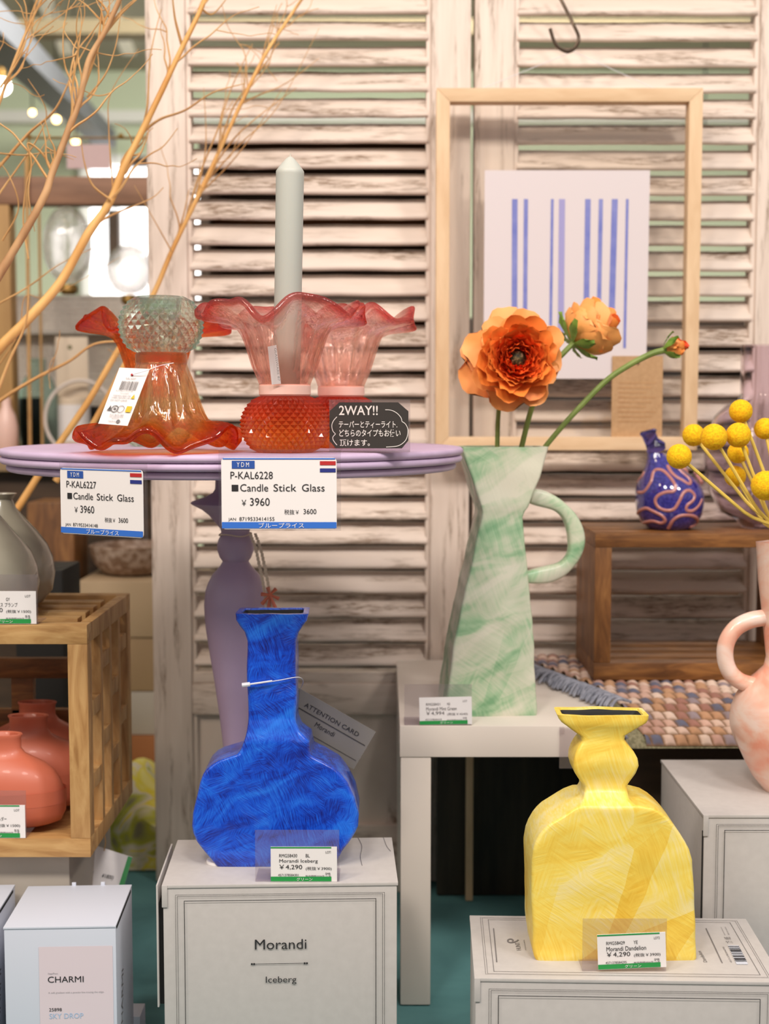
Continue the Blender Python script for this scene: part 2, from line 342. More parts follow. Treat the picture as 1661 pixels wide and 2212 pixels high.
M['clear_glass'] = glass('clear_glass', (253, 252, 252), 0.06, 1.3); M['lilac_glass'] = glass('lilac_glass', (238, 228, 236), 0.0, 1.25); M['green_glass'] = glass('pale_green_glass', (216, 240, 228), 0.02, 1.28); M['aqua_glass'] = glass('aqua_glass', (222, 240, 236), 0.05, 1.15)
M['red_glass'] = pressed_glass('red_orange_pressed_glass', by_height=[(0.0, (252, 196, 116)), (0.35, (248, 164, 88)), (0.7, (238, 116, 68)), (1.0, (220, 80, 54))], w_glass=.36, w_clear=.30, ior=1.3, shine=.3)
M['trumpet_orange'] = pressed_glass('orange_glass', tint=[(0.0, (255, 243, 228)), (0.5, (254, 238, 212)), (0.74, (251, 214, 158)), (0.90, (248, 180, 112)), (1.0, (242, 146, 84))], ripple=1.0, w_glass=.34, w_clear=.645)
M['trumpet_deep'] = pressed_glass('deep_orange_glass', tint=[(0.0, (254, 222, 184)), (0.5, (252, 204, 150)), (0.88, (248, 176, 110)), (1.0, (242, 140, 78))], ripple=1.0, w_glass=.34, w_clear=.63)
M['trumpet_pink'] = pressed_glass('pink_glass', tint=[(0.0, (255, 234, 228)), (0.5, (255, 240, 236)), (0.84, (255, 238, 235)), (0.95, (252, 220, 216)), (1.0, (242, 166, 162))], ripple=1.0, w_glass=.34, w_clear=.645)
M['green_glass'] = pressed_glass('pale_green_pressed_glass', (238, 250, 243), w_glass=.40, w_clear=.56, ior=1.3, shine=.3)
M['clear_glass'] = pressed_glass('rippled_clear_glass', (253, 251, 251), w_glass=.30, w_clear=.66, ior=1.25, ripple=.6)
M['frost_pink'] = plain('frosted_pink_band', (246, 204, 190), 0.35, sss=0.2); M['frost_peach'] = glass('frosted_peach_band', (248, 206, 178), 0.25, 1.3)
M['kraft'] = mottled('kraft_card', [(0.3, (176, 138, 98)), (0.7, (190, 152, 112))], 200, rough=0.8)
M['print_paper'] = plain('print_paper', (216, 205, 206), 0.7); M['stripe_blue'] = mottled('blue_stripe_paint', [(0.3, (106, 114, 186)), (0.7, (136, 140, 198))], 40, rough=0.7); M['stripe_lav'] = plain('lavender_stripe_paint', (158, 152, 200), 0.7)
M['att_grey'] = plain('grey_card', (122, 117, 112), 0.55); M['plastic_tie'] = plain('clear_tie', (224, 224, 232), 0.3)
M['carton_a'] = plain('beige_carton', (176, 150, 118), 0.7); M['carton_b'] = plain('tan_carton', (160, 132, 98), 0.7); M['carton_c'] = plain('pale_grey_box', (176, 166, 154), 0.6); M['carton_d'] = plain('brown_carton', (156, 98, 54), 0.7)
M['black'] = plain('black_board', (22, 20, 18), 0.6); M['dark_brown'] = mottled('dark_brown_board', [(0.3, (58, 42, 28)), (0.7, (82, 60, 42))], 10, (1, 1, 5), 0.6)
M['board_shade'] = mottled('shade_dark_board', [(0.35, (30, 28, 22)), (0.65, (62, 54, 42))], 8, (5, 5, .6), 0.7)  # toned dark to stand in for the shade under the white stand
M['bowl'] = mottled('speckled_brown_bowl', [(0.4, (128, 98, 76)), (0.6, (176, 152, 134))], 90, rough=0.5)
M['mesh_panel'] = mottled('white_panel', [(0.4, (214, 206, 194)), (0.6, (226, 220, 208))], 150, rough=0.8); M['cream_pot'] = plain('cream_ceramic', (228, 208, 184), 0.5); M['white_plastic'] = plain('white_hoop', (228, 214, 204), 0.5)
M['patchwork'] = mottled('yellow_patterned_cloth', [(0.36, (238, 224, 130)), (0.46, (230, 210, 56)), (0.52, (224, 212, 192)), (0.60, (186, 184, 60)), (0.70, (140, 134, 100))], 13, (1, 1, 1), 0.9, dist=1.6, detail=2)
M['wall'] = plain('pale_green_wall', (196, 206, 178), 0.9); M['floor'] = mottled('shop_floor', [(0.3, (120, 108, 94)), (0.7, (138, 124, 108))], 3, rough=0.6); M['ceiling'] = plain('pale_ceiling', (168, 164, 146), 0.9); M['beam'] = plain('pale_beam', (146, 132, 104), 0.8)
M['rail_grey'] = plain('pale_grey_rail', (112, 114, 120), 0.7)
M['white_trim'] = plain('white_trim', (222, 222, 214), 0.6)
M['bright'] = glow('bright_daylight_pane', (255, 255, 255), 2.2); M['bulb'] = glow('warm_bulb', (255, 206, 130), 14.0); M['bulb_w'] = glow('white_lamp', (255, 244, 228), 14.0); M['tubelight'] = glow('tube_light', (240, 232, 215), 0.12)
M['peg'] = plain('pink_sign', (226, 196, 190), 0.7)

# =================================================================== SETTING
struct('floor', G().box(-4.5, 4.5, -4.5, 7.3, -0.80, -0.75), M['floor'])
ZC = at(800, 132, 7.0).z
struct('ceiling', G().box(-4.5, 4.5, 2.6, 7.3, ZC, ZC + 0.06), M['ceiling'])
struct('wall_back', G().box(-4.5, 4.5, 7.2, 7.3, -0.75, ZC), M['wall'])
zb = at(100, 70, 5.2).z
struct('trim_1', G().box(-4.4, 4.4, 5.2, 5.3, at(100, 72, 5.2).z, at(100, 40, 5.2).z), M['beam'])
struct('trim_2', G().box(-4.4, 4.4, 7.12, 7.195, at(100, 262, 7.1).z, at(100, 236, 7.1).z), M['white_trim'])
a, b = at(0, 85, 3.9), at(228, 305, 7.0)
g = G(); p = Vector((a.x, 3.9, a.z)); q = Vector((b.x, 7.0, b.z)); p = p + (p - q) * .3
g.loft([[pt + Vector((sx, 0, sz)) for sx, sz in ((-.05, -.03), (.05, -.03), (.05, .05), (-.05, .05))] for pt in (p, q)])
struct('trim_3', g, M['rail_grey'])
# bright windows of the far wall
wx0, wx1 = at(182, 600, 6.9).x, at(420, 600, 6.9).x
z0, z1 = at(200, 640, 6.9).z, at(200, 345, 6.9).z
wroot = struct('window_1', G().box(wx0 - .06, wx1 + .12, 7.10, 7.19, z0 - .1, z1 + .06), M['white_trim'])
def wpart(name, g, mat):
    o = bpy.data.objects.new(name, mesh_from(name, g, mat)); COL.objects.link(o); o.parent = wroot; return o
wpart('pane', G().box(wx0, wx1 + .1, 7.07, 7.10, z0, z1), M['bright'])
mx = at(236, 500, 6.9).x
g = G().box(mx - .03, mx + .03, 7.0, 7.07, at(236, 565, 6.9).z, at(236, 445, 6.9).z)
g.box(at(258, 300, 6.9).x, wx1 + .1, 7.0, 7.07, at(258, 350, 6.9).z, at(258, 330, 6.9).z)
wpart('mullion', g, M['dark_brown'])
for k, (px, pw) in enumerate(((130, 16), (262, 16))):
    a = at(px - 25, 78, 5.9); b = at(px + 25, 128, 6.9)
    g = G(); z = ZC - 0.02
    g.loft([[(a.x - .03, 5.75, z), (a.x + .03, 5.75, z), (a.x + .03, 5.75, z + .019), (a.x - .03, 5.75, z + .019)], [(b.x - .03, 6.8, z), (b.x + .03, 6.8, z), (b.x + .03, 6.8, z + .019), (b.x - .03, 6.8, z + .019)]])
    solo('tube_light', g, M['tubelight'], ['left of the two slanting pale tube lights on the far ceiling', 'right of the two slanting pale tube lights on the far ceiling'][k], 'light', 'far ceiling tube lights')
def bulb(px, py, Y, r, mat, label):
    c = at(px, py, Y); t = thing('pendant_bulb', label, 'light', (c.x, c.y, c.z - r), group='glowing bulbs in the far shop')
    part('globe', G().sphere(c, r, 16, 10), mat, t)
    part('socket', G().lathe([(r * .55, r * .85), (r * .55, r * 2.0), (r * .2, r * 2.2)], 12, c), M['brass'], t)
    part('cord', G().tube([c + Vector((0, 0, r * 2.1)), Vector((c.x, c.y, ZC))], 0.004, 6), M['black'], t)
bulb(70, 243, 6.0, .010, M['bulb'], 'small warm glowing bulb, upper left of the pair below the slanting rail')
bulb(122, 258, 6.0, .013, M['bulb'], 'warm glowing bulb just right of the smaller bulb below the slanting rail')
bulb(163, 305, 6.0, .013, M['bulb'], 'warm glowing bulb above the pale pink hanging sign')
bulb(4, 186, 5.0, .030, M['bulb_w'], 'big white glowing lamp at the left edge of the photo')
bulb(1521, 289, 6.0, .012, M['bulb'], 'warm glowing bulb seen through the right shutter beside the picture frame')

# =================================================================== DISPLAY TABLE AND CLOTH
t = thing('display_table', 'big low display table hidden under the teal cloth', 'table', (0, 1.9, -0.75))
part('tabletop', G().box(-1.15, 1.15, 0.86, 2.70, -0.04, -0.003), M['dark_brown'], t)
for sx in (-1.08, 1.08):
    for yy in (0.93, 2.62): part('leg', G().box(sx - .03, sx + .03, yy - .03, yy + .03, -0.75, -0.04), M['dark_brown'], t)
g = G(); nx, ny = 110, 90
vs = []
for j in range(ny + 1):
    for i in range(nx + 1):
        x = -1.17 + 2.34 * i / nx; y = 0.84 + 1.88 * j / ny
        edge = min(i, nx - i, j, ny - j) / 3.0
        vs.append((x, y, -0.0015 - 0.0 if edge >= 1 else -0.0015 - .10 * (1 - edge)))
g.add(vs, [(j * (nx + 1) + i, j * (nx + 1) + i + 1, (j + 1) * (nx + 1) + i + 1, (j + 1) * (nx + 1) + i) for j in range(ny) for i in range(nx)])
solo('tablecloth', g, M['teal'], 'teal green cloth spread over the display table under boxes and stands', 'tablecloth', fix=False)

# =================================================================== SHUTTERS
def shutter(x0, x1, Y, label, seed):
    zt = at(800, -150, Y).z; wS = .05; th = .034
    t = thing('louvered_shutter', label, 'shutter', ((x0 + x1) / 2, Y, 0), group='whitewashed louvered shutters')
    rnd = random.Random(seed)
    for sx in (x0, x1 - wS):
        part('stile', G().box(sx, sx + wS, Y, Y + th, 0, zt), M['stile'], t, bevel=.0025)
    for inx in (x0 + wS, x1 - wS - .006):
        part('bead', G().box(inx, inx + .006, Y + .004, Y + th - .004, .05, zt - .02), M['stile'], t, bevel=.001)
    zm0, zm1 = at(600, 1545, Y).z, at(600, 1446, Y).z
    part('rail', G().box(x0 + wS, x1 - wS, Y + .001, Y + th - .001, zm0, zm1 - .019), M['slat'], t, bevel=.002)
    part('rail', G().box(x0 + wS, x1 - wS, Y + .001, Y + th - .001, 0.0, .075), M['slat'], t, bevel=.002)
    part('lower_panel', G().box(x0 + wS, x1 - wS, Y + .010, Y + .024, .07, zm0 + .004), M['panel'], t)
    part('sill', G().box(x0 + wS, x1 - wS, Y + .003, Y + th, zm1 - .019, zm1 - .004), M['slat'], t, bevel=.002)
    g = G(); z = zm1 + .004; pitch = .0318
    while z < zt:
        # one slat: front edge low, back edge high, rounded nose
        a = R(52 + rnd.uniform(-1.5, 1.5)); L = .0335; T = .0074; n = 5; prof = []
        for k in range(n + 1):
            an = math.pi / 2 + math.pi * k / n; prof.append((T / 2 * math.cos(an) + T / 2, T / 2 * math.sin(an)))
        for k in range(n + 1):
            an = -math.pi / 2 + math.pi * k / n; prof.append((L - T / 2 + T / 2 * math.cos(an), T / 2 * math.sin(an)))
        rings = []
        for s_ in range(9):
            x = x0 + wS + .004 + (x1 - x0 - 2 * wS - .008) * s_ / 8
            dz = rnd.uniform(-.0006, .0006)
            rings.append([(x, Y + .002 + u * math.cos(a) - v * math.sin(a), z + dz + u * math.sin(a) + v * math.cos(a)) for u, v in prof])
        g.loft(rings); z += pitch
    part('louver_slats', g, M['slat'], t, smooth=60)
    return t
YS = 1.78
shutter(-.300, .1085, YS, 'tall whitewashed wooden louvered shutter behind the candle glasses and the lilac table', 3)
shutter(.1135, .522, YS + .004, 'tall whitewashed wooden louvered shutter behind the striped picture and the green jug', 5)
# dark cabinets further back behind the shutters
def cabinet(x0, x1, y0, y1, z1, label, shelves):
    t = thing('storage_cabinet', label, 'cabinet', ((x0 + x1) / 2, (y0 + y1) / 2, -.75))
    g = G().box(x0, x0 + .02, y0, y1, -.75, z1).box(x1 - .02, x1, y0, y1, -.75, z1).box(x0 + .02, x1 - .02, y1 - .015, y1, -.75, z1).box(x0 + .02, x1 - .02, y0, y1 - .015, z1 - .02, z1)
    part('carcass', g, M['dark_brown'], t)
    for z in shelves: part('shelf', G().box(x0 + .02, x1 - .02, y0, y1 - .015, z, z + .018), M['walnut'], t)
cabinet(-.375, .13, 2.85, 3.15, at(600, 290, 2.9).z, 'tall dark brown cabinet glimpsed through the left shutter', (.2, .55, .8, 1.0))
cabinet(.16, .95, 2.85, 3.15, at(1300, 690, 2.9).z, 'lower dark brown cabinet glimpsed through the right shutter', (.2, .5))

# hook and hung picture frame
YF = 1.735
hk = smoothpath([at(1190, -40, 1.76), at(1212, 0, 1.75), at(1237, 50, YF + .01), at(1250, 82, YF), at(1240, 105, YF), at(1222, 111, YF), at(1200, 95, YF), at(1188, 62, YF)], 6)
solo('wire_hook', G().tube(hk, .0022, 8), M['dark_metal'], 'dark bent wire hook on the right shutter above the picture', 'hook')
X0, X1 = at(941, 580, YF).x, at(1508, 580, YF).x
Z0, Z1 = at(1200, 972, YF).z, at(1200, 194, YF).z
t = thing('picture_frame', 'pale wooden picture frame with a clear pane hung before the right shutter', 'picture frame', ((X0 + X1) / 2, YF, Z0))
mw, md = .0165, .022
yf0 = YF - md / 2
for nm, mat, pts in (('frame_bar', 'beech', [(X0, Z1), (X1, Z1), (X1 - mw, Z1 - mw), (X0 + mw, Z1 - mw)]), ('frame_bar', 'beech', [(X0, Z0), (X1, Z0), (X1 - mw, Z0 + mw), (X0 + mw, Z0 + mw)]),
                     ('frame_bar', 'beech_v', [(X0, Z0), (X0, Z1), (X0 + mw, Z1 - mw), (X0 + mw, Z0 + mw)]), ('frame_bar', 'beech_v', [(X1, Z0), (X1, Z1), (X1 - mw, Z1 - mw), (X1 - mw, Z0 + mw)])):
    part(nm, G().prism(pts, yf0, yf0 + md), M[mat], t, bevel=.0008)
part('pane', G().box(X0 + mw - .002, X1 - mw + .002, YF + .004, YF + .006, Z0 + mw - .002, Z1 - mw + .002), M['frame_pane'], t)
wire = [(X0 + .05, YF + .005, Z1)] + [tuple(at(1238, 111, YF))] + [(X1 - .05, YF + .005, Z1)]
part('hanging_wire', G().tube(wire, .0004, 5), M['plastic_tie'], t)
# striped print
yp = YF + .003
pr = [at(px, py, yp) for px, py in ((1047, 368), (1404, 368), (1396, 770), (1396, 818), (1044, 818))]
t2 = thing('art_print', 'white paper print with eight upright blue stripes inside the wooden frame', 'print', (pr[0].x, yp, pr[-1].z))
part('sheet', G().prism([(p.x, p.z) for p in pr], yp - .0004, yp + .0004), M['print_paper'], t2)
g = G(); g2 = G()
for xa, xb, wd, yb, lav in ((1112, 1111, 12, 690, 0), (1136, 1134, 9, 690, 0), (1193, 1189, 6, 730, 0), (1214, 1211, 13, 742, 1), (1270, 1266, 12, 690, 0), (1298, 1293, 9, 700, 0), (1328, 1321, 13, 690, 0), (1355, 1349, 6, 752, 0)):
    tgt = g2 if lav else g; n = 14; rnd = random.Random(xa)
    for k in range(n):
        f0, f1 = k / n, (k + 1) / n
        ya, yb2 = 430 + (yb - 430) * f0, 430 + (yb - 430) * f1
        pa = [at(xa + (xb - xa) * f + s * wd / 2, y, yp - .0008) for f, y, s in ((f0, ya, -1), (f0, ya, 1), (f1, yb2, 1), (f1, yb2, -1))]
        tgt.quad(*pa)
part('stripes', g, M['stripe_blue'], t2); part('stripes', g2, M['stripe_lav'], t2, label='paler lavender stripe')
t3 = thing('kraft_card', 'brown kraft card at the lower right inside the wooden frame', 'card', at(1376, 938, yp - .002))
ka, kb = at(1320, 938, yp - .002), at(1432, 769, yp - .002)
part('card', G().box(ka.x, kb.x, yp - .0030, yp - .0018, Z0 + mw, kb.z), M['kraft'], t3)
g = G()
for k in range(9): rect(g, ka.x + .008, kb.x - .008 - .006 * (k % 3), kb.z - .034 - .006 * k, kb.z - .0325 - .006 * k, yp - .0033)
part('printing', g, M['bark'], t3)
part('clip', G().tube([at(1376, 778, yp - .004), at(1379, 786, yp - .004)], .0012, 6), M['black'], t3)

# =================================================================== LILAC TABLE
TC = Vector((at(507, 980, 1.40).x, 1.40)); RT = .2300
ZT = at(507, 982, 1.40 - RT).z
t = thing('pedestal_table', 'round lilac pedestal table with a triple ridged edge', 'table', (TC.x, TC.y, 0))
prof = [(0.0005, 0)]; hb = .0074
for k, (rr) in enumerate((RT - .007, RT - .001, RT)):
    zb_ = -3 * hb + hb * k - .0004
    for j in range(7):
        an = -math.pi / 2 + math.pi * j / 6
        prof.append((rr - .0036 + .0036 * math.cos(an), zb_ + hb / 2 + (hb / 2 - .0002) * math.sin(an)))
prof[0] = (.03, -3 * hb - .0004); prof.append((RT - .02, 0.0)); prof.append((.0005, 0.0))
part('tabletop', G().lathe(prof, 128, (TC.x, TC.y, ZT)), M['lilac'], t, smooth=50)
tab = [(1036, 42), (1056, 43), (1064, 48), (1074, 66), (1083, 93), (1086, 96), (1089, 93), (1100, 72), (1112, 57), (1125, 46), (1142, 32), (1153, 30), (1158, 33), (1166, 37), (1177, 40), (1190, 39), (1204, 34), (1212, 28), (1222, 34), (1240, 50), (1258, 60), (1276, 66), (1304, 69), (1335, 68), (1364, 65), (1411, 58), (1474, 48), (1538, 39), (1610, 31), (1700, 28), (1800, 30), (1900, 34), (1990, 44), (2080, 70), (2120, 110), (2150, 128)]
k = 1.4 / 3000
prof = [(r * k, at(507, y, 1.40).z) for y, r in tab][::-1]
prof = [(prof[0][0] + .004, 0.0)] + prof
part('pedestal', G().lathe(prof, 64, (TC.x, TC.y, 0)), M['mauve'], t, smooth=50)
# dried trinket tied to the pedestal neck
zn = at(507, 1154, 1.4).z
t = thing('tied_ribbon', 'cream ribbon with a small rust red flower tied to the mauve pedestal neck', 'ribbon', (TC.x + .03, 1.38, zn - .07))
part('string', G().tube([(TC.x + .0165 * math.cos(a_ * .3), 1.4 + .0165 * math.sin(a_ * .3), zn + .001 * math.sin(a_)) for a_ in range(22)], .0007, 5), M['cream_pot'], t)
rp = smoothpath([at(545, 1152, 1.384), at(556, 1180, 1.378), at(565, 1220, 1.372), at(574, 1265, 1.366), at(580, 1312, 1.362)], 5)
g = G()
for pa, pb in zip(rp, rp[1:]):
    for off in (-.0035, .0015): g.box(pa.x + off, pa.x + off + .003, pa.y, pa.y + .0006, pb.z, pa.z)
part('ribbon', g, M['cream_pot'], t)
c = at(583, 1285, 1.36); g = G()
for a_ in range(7): g.tube([c, c + Vector((.009 * math.cos(a_ * .9), .004 * math.sin(a_ * 1.7), .012 * math.sin(a_ * .9) - .004))], [.001, .0022], 6)
part('flower', g, M['coral'], t)

# =================================================================== CANDLE GLASSES
def diamond_ball(Rm, hgt, Nc=26, Mr=11, t0=.12, t1=.90, pk=.0024, inner=.0185, depth=.020):
    def rz(tt):
        return Rm * (1 - abs(2 * tt - 1) ** 2.0) ** (1 / 2.0)
    g = G(); v = []; f = []
    ring = []
    for j in range(Mr + 1):
        tt = t0 + (t1 - t0) * j / Mr; rr = rz(tt); z = hgt * j / Mr; ids = []
        for i in range(Nc):
            an = 2 * math.pi * (i + .5 * (j % 2)) / Nc; ids.append(len(v)); v.append((rr * math.cos(an), rr * math.sin(an), z))
        ring.append(ids)
    def peak(j, i):
        an = 2 * math.pi * (i + .5 + .5 * (j % 2)) / Nc; tt = t0 + (t1 - t0) * j / Mr; rr = rz(tt) + pk; v.append((rr * math.cos(an), rr * math.sin(an), hgt * j / Mr)); return len(v) - 1
    for j in range(0, Mr + 1):
        for i in range(Nc):
            L = ring[j][i]; Rr = ring[j][(i + 1) % Nc]; up = (i if j % 2 == 0 else i + 1) % Nc
            if 0 < j < Mr:
                p = peak(j, i); T = ring[j + 1][up]; B = ring[j - 1][up]
                f += [(p, L, B), (p, B, Rr), (p, Rr, T), (p, T, L)]
            elif j == 0: f.append((L, Rr, ring[1][up]))
            else: f.append((Rr, L, ring[Mr - 1][up]))
    f.append(tuple(ring[0])[::-1])
    prev = ring[Mr]
    off = .5 * (Mr % 2)
    for rr, z in ((inner + .002, hgt - .0002), (inner, hgt - .002), (inner - .001, hgt - depth * .7), (inner - .005, hgt - depth)):
        ids = []
        for i in range(Nc):
            an = 2 * math.pi * (i + off) / Nc; ids.append(len(v)); v.append((rr * math.cos(an), rr * math.sin(an), z))
        for i in range(Nc): f.append((prev[i], prev[(i + 1) % Nc], ids[(i + 1) % Nc], ids[i]))
        prev = ids
    f.append(tuple(prev)); g.add(v, f); return g
TRP = [(.0195, .0), (.0207, .009), (.0232, .016), (.0262, .0247), (.0292, .035), (.0325, .0458), (.0352, .053), (.0395, .060), (.047, .066), (.056, .070), (.064, .073), (.070, .075)]
def trumpet(phase=0.0, lobes=6, amp=.0105, seed=1, NT=150, K=26):
    rnd = random.Random(seed); jit = [rnd.uniform(.75, 1.2) for _ in range(lobes)]
    L = [0]
    for (a, b), (c, d) in zip(TRP, TRP[1:]): L.append(L[-1] + math.hypot(c - a, d - b))
    def mid(u, th):
        s = u * L[-1]
        r = interp(list(zip(L, [q[0] for q in TRP])), s); z = interp(list(zip(L, [q[1] for q in TRP])), s)
        w_ = sstep(.50, 1.0, u); ph = lobes * th + phase; li = int((ph / (2 * math.pi)) % lobes)
        wv = math.cos(ph) * (0.85 + .15 * math.cos(2 * th + seed)) * (.8 + .2 * math.sin(3 * th + seed * 2))
        z += w_ * amp * (wv + .25 * math.cos(2 * ph + seed)); r *= 1 + w_ * (-.09 * wv + .03 * math.cos(3 * th + seed))
        rib = .046 * math.cos(15 * th) * sstep(.12, .3, u) * (1 - .55 * w_)
        r *= 1 + rib
        return Vector((r * math.cos(th), r * math.sin(th), z))
    outer = []; inner = []
    e = 1e-3
    for k_ in range(K + 1):
        u = k_ / K; ro = []; ri = []
        th_ = .0030 + .0026 * sstep(.7, 1, u)
        for i in range(NT):
            th = 2 * math.pi * i / NT; p = mid(u, th)
            du = mid(min(u + e, 1), th) - mid(max(u - e, 0), th); dt = mid(u, th + e) - mid(u, th - e)
            nr = dt.cross(du).normalized(); ro.append(p + nr * th_ / 2); ri.append(p - nr * th_ / 2)
        outer.append(ro); inner.append(ri)
    # rounded lip
    lip = []
    for ang in (45, 90, 135):
        rr = []
        for i in range(NT):
            o_, n_ = outer[-1][i], inner[-1][i]; c = (o_ + n_) / 2; h = (o_ - n_) / 2
            d = (outer[-1][i] - outer[-2][i]).normalized(); rr.append(c + h * math.cos(R(ang)) + d * h.length * math.sin(R(ang)))
        lip.append(rr)
    rings = outer + lip + inner[::-1]
    us = [k_ / K for k_ in range(K + 1)] + [1, 1, 1] + [k_ / K for k_ in range(K + 1)][::-1]
    g = G(); g.loft(rings, closed=True); g.c = [(u, u, u, 1) for u in us for _ in range(NT)]; return g
def candle_glass(px, Y, label, ballm, trm, bandm, flipped, phase, seed, rz_=0.0):
    x = at(px, 970, Y).x; t = thing('candle_glass', label, 'candle holder', (x, Y, ZT), rz_, 'ruffled glass candle holders')
    hb_ = .049; zmin = 0
    tr = trumpet(phase, 6, .0105, seed); band = G().lathe([(.0215, -.0005), (.0228, .001), (.0228, .0085), (.0216, .0098), (.019, .0098), (.019, -.0005)], 48, closed=True)
    ball = diamond_ball(.0372, hb_, 34, 14, pk=.0030) if ballm is M['red_glass'] else diamond_ball(.0350, hb_, 28, 11, pk=.0032)
    if flipped:
        top = max(p[2] for p in tr.v); Fm = Matrix.Translation((0, 0, top + .0002)) @ Matrix.Scale(-1, 4, (0, 0, 1))
        tr.xf(Fm); band.xf(Fm); ball.move((0, 0, top + .0008))
    else:
        tr.move((0, 0, hb_ + .0006)); band.move((0, 0, hb_ + .0008)); ball.move((0, 0, .0002))
    part('ruffled_shade', tr, trm, t, local=True, smooth=80); part('neck_band', band, bandm, t, local=True); part('dimpled_cup', ball, ballm, t, local=True, smooth=0)
    return t
candle_glass(351, 1.235, 'orange ruffled candle glass turned upside down with a pale green dimpled cup on top', M['green_glass'], M['trumpet_orange'], M['frost_peach'], True, 0.6, 2)
candle_glass(338, 1.395, 'upright deep orange ruffled candle glass standing behind the upside down one', M['green_glass'], M['trumpet_deep'], M['frost_peach'], False, 2.0, 4)
cgB = candle_glass(616, 1.225, 'pink ruffled candle glass on a red dimpled cup holding the tall candle', M['red_glass'], M['trumpet_pink'], M['frost_pink'], False, 1.1, 3)
candle_glass(737, 1.355, 'pink ruffled candle glass on a red cup, empty, behind the black chalk sign', M['red_glass'], M['trumpet_pink'], M['frost_pink'], False, 0.2, 6)
# sticker on the pink glass
g = G(); c0 = at(596, 745, 1.190); c1 = at(606, 830, 1.199)
g.quad(at(578, 749, 1.189), at(597, 745, 1.189), at(607, 829, 1.2), at(587, 831, 1.2))
st = part('sticker', g, M['paper'], cgB, label='white paper sticker', fix=False)
g = words('GLASSWARE 87', 0, 0, .028, .0018, 0); g.xf(Matrix.Translation(at(592.5, 752, 1.1885)) @ Matrix.Rotation(R(84), 4, 'Y') @ Matrix.Scale(1, 4))
part('printing', g, M['grey_ink'], st, fix=False)
# candle
cb = Vector((at(618, 850, 1.225).x, 1.225, ZT + .0365)); ct = at(627, 337, 1.225); ax = (ct - cb); Lc = ax.length; ax.normalize()
rot = ax.to_track_quat('Z', 'Y').to_matrix().to_4x4(); MX = Matrix.Translation(cb) @ rot
t = thing('taper_candle', 'tall unlit pale grey candle standing in the pink ruffled glass', 'candle', cb)
part('wax', G().lathe([(.0112, 0), (.0118, .002), (.0122, Lc - .016), (.0122, Lc - .0132), (.0112, Lc - .0116), (.0075, Lc - .0066), (.0035, Lc - .0022), (.0012, Lc - .0006)], 48).xf(MX), M['candle'], t, smooth=35)
part('wick', G().tube([(0, 0, Lc - .001), (.0004, 0, Lc + .0012), (.0002, 0, Lc + .0022)], .0006, 6).xf(MX), M['wick'], t)
# paper hang tag on the orange glass
tq = [at(258, 794, 1.196), at(323.5, 797, 1.196), at(275.5, 920, 1.186), at(212, 915, 1.186)]
ex = (tq[1] - tq[0]); ez = (tq[0] - tq[3]); eny = ex.cross(ez).normalized()
t = thing('hang_tag', 'white paper barcode tag hanging aslant on the upside down orange glass', 'tag', tq[3])
Wt, Ht = ex.length, ez.length
tcard = part('card', G().loft([[p for p in tq], [p + eny * -.0005 for p in tq]]), M['paper'], t)
def on_tag(g):   # tag plane coordinates 0..1, 0..1
    for k_, (x, y, z) in enumerate(g.v): g.v[k_] = tuple(tq[3] + ex * x + ez * z + eny * (.0004 if eny.y < 0 else -.0004) - eny * 0)
    return g
if eny.y > 0: offn = -eny
else: offn = eny
def tagpart(nm, g, mat): 
    g.v = [tuple(tq[3] + ex * x + ez * z + offn * (.0008 - .0003 * y)) for x, y, z in g.v]; part(nm, g, mat, t, fix=False)
g = words('KAL 6227', .35, .80, .67, .832)
for s, z0_, z1_, a_, b_ in (('8 719533 414148', .585, .602, .18, .72), ('PO 212475', .54, .56, .35, .62), ('WARNING READ THE', .495, .52, .14, .72), ('LABEL BEFORE USE', .46, .485, .13, .72), ('DO NOT LEAVE', .41, .44, .12, .65), ('P.O. BOX 489', .155, .18, .28, .72), ('GD DRONTEN', .125, .148, .28, .72), ('NETHERLANDS', .095, .115, .38, .62), ('MADE IN', .04, .065, .3, .55)):
    g.join(words(s, a_, z0_, b_, z1_))
tagpart('printing', g, M['pale_ink'])
g = G(); rnd = random.Random(5); x = .26
while x < .80:
    wd = rnd.choice((.008, .012, .02)); rect(g, x, x + wd, .61, .765, 0); x += wd + rnd.choice((.008, .014, .02))
def ringg(cx, cz, r, w_):
    gg = G(); n = 24
    for i in range(n):
        a_, b_ = 2 * math.pi * i / n, 2 * math.pi * (i + 1) / n
        gg.quad(*[(cx + rr * math.cos(q) * 1.9, 0, cz + rr * math.sin(q)) for q, rr in ((a_, r), (b_, r), (b_, r - w_), (a_, r - w_))])
    return gg
g.join(ringg(.36, .27, .062, .014)); g.join(ringg(.555, .27, .062, .008)); rect(g, .32, .40, .255, .29, 0)
g.add([(.12, 0, .235), (.27, 0, .235), (.195, 0, .33)], [(0, 1, 2)]); g.add([(.15, 0, .248), (.24, 0, .248), (.195, 0, .305)], [(0, 1, 2)])
g.join(ringg(.62, .052, .032, .03))
tagpart('barcode', g, M['grey_ink'])
g = G().add([(.745, 0, .46), (.87, 0, .46), (.82, 0, .54)], [(0, 1, 2)]); rect(g, .73, .90, .22, .325, 0); tagpart('warning_marks', g, M['yellow_print'])
hp = tq[3] + ex * .50 + ez * .88
part('eyelet', G().sphere(hp + offn * .0006, .0011, 10, 6), M['red'], t)
part('string', G().tube(smoothpath([hp + offn * .001, at(318, 800, 1.192), at(345, 790, 1.208), at(375, 784, 1.211)], 5), .0003, 5), M['plastic_tie'], t)

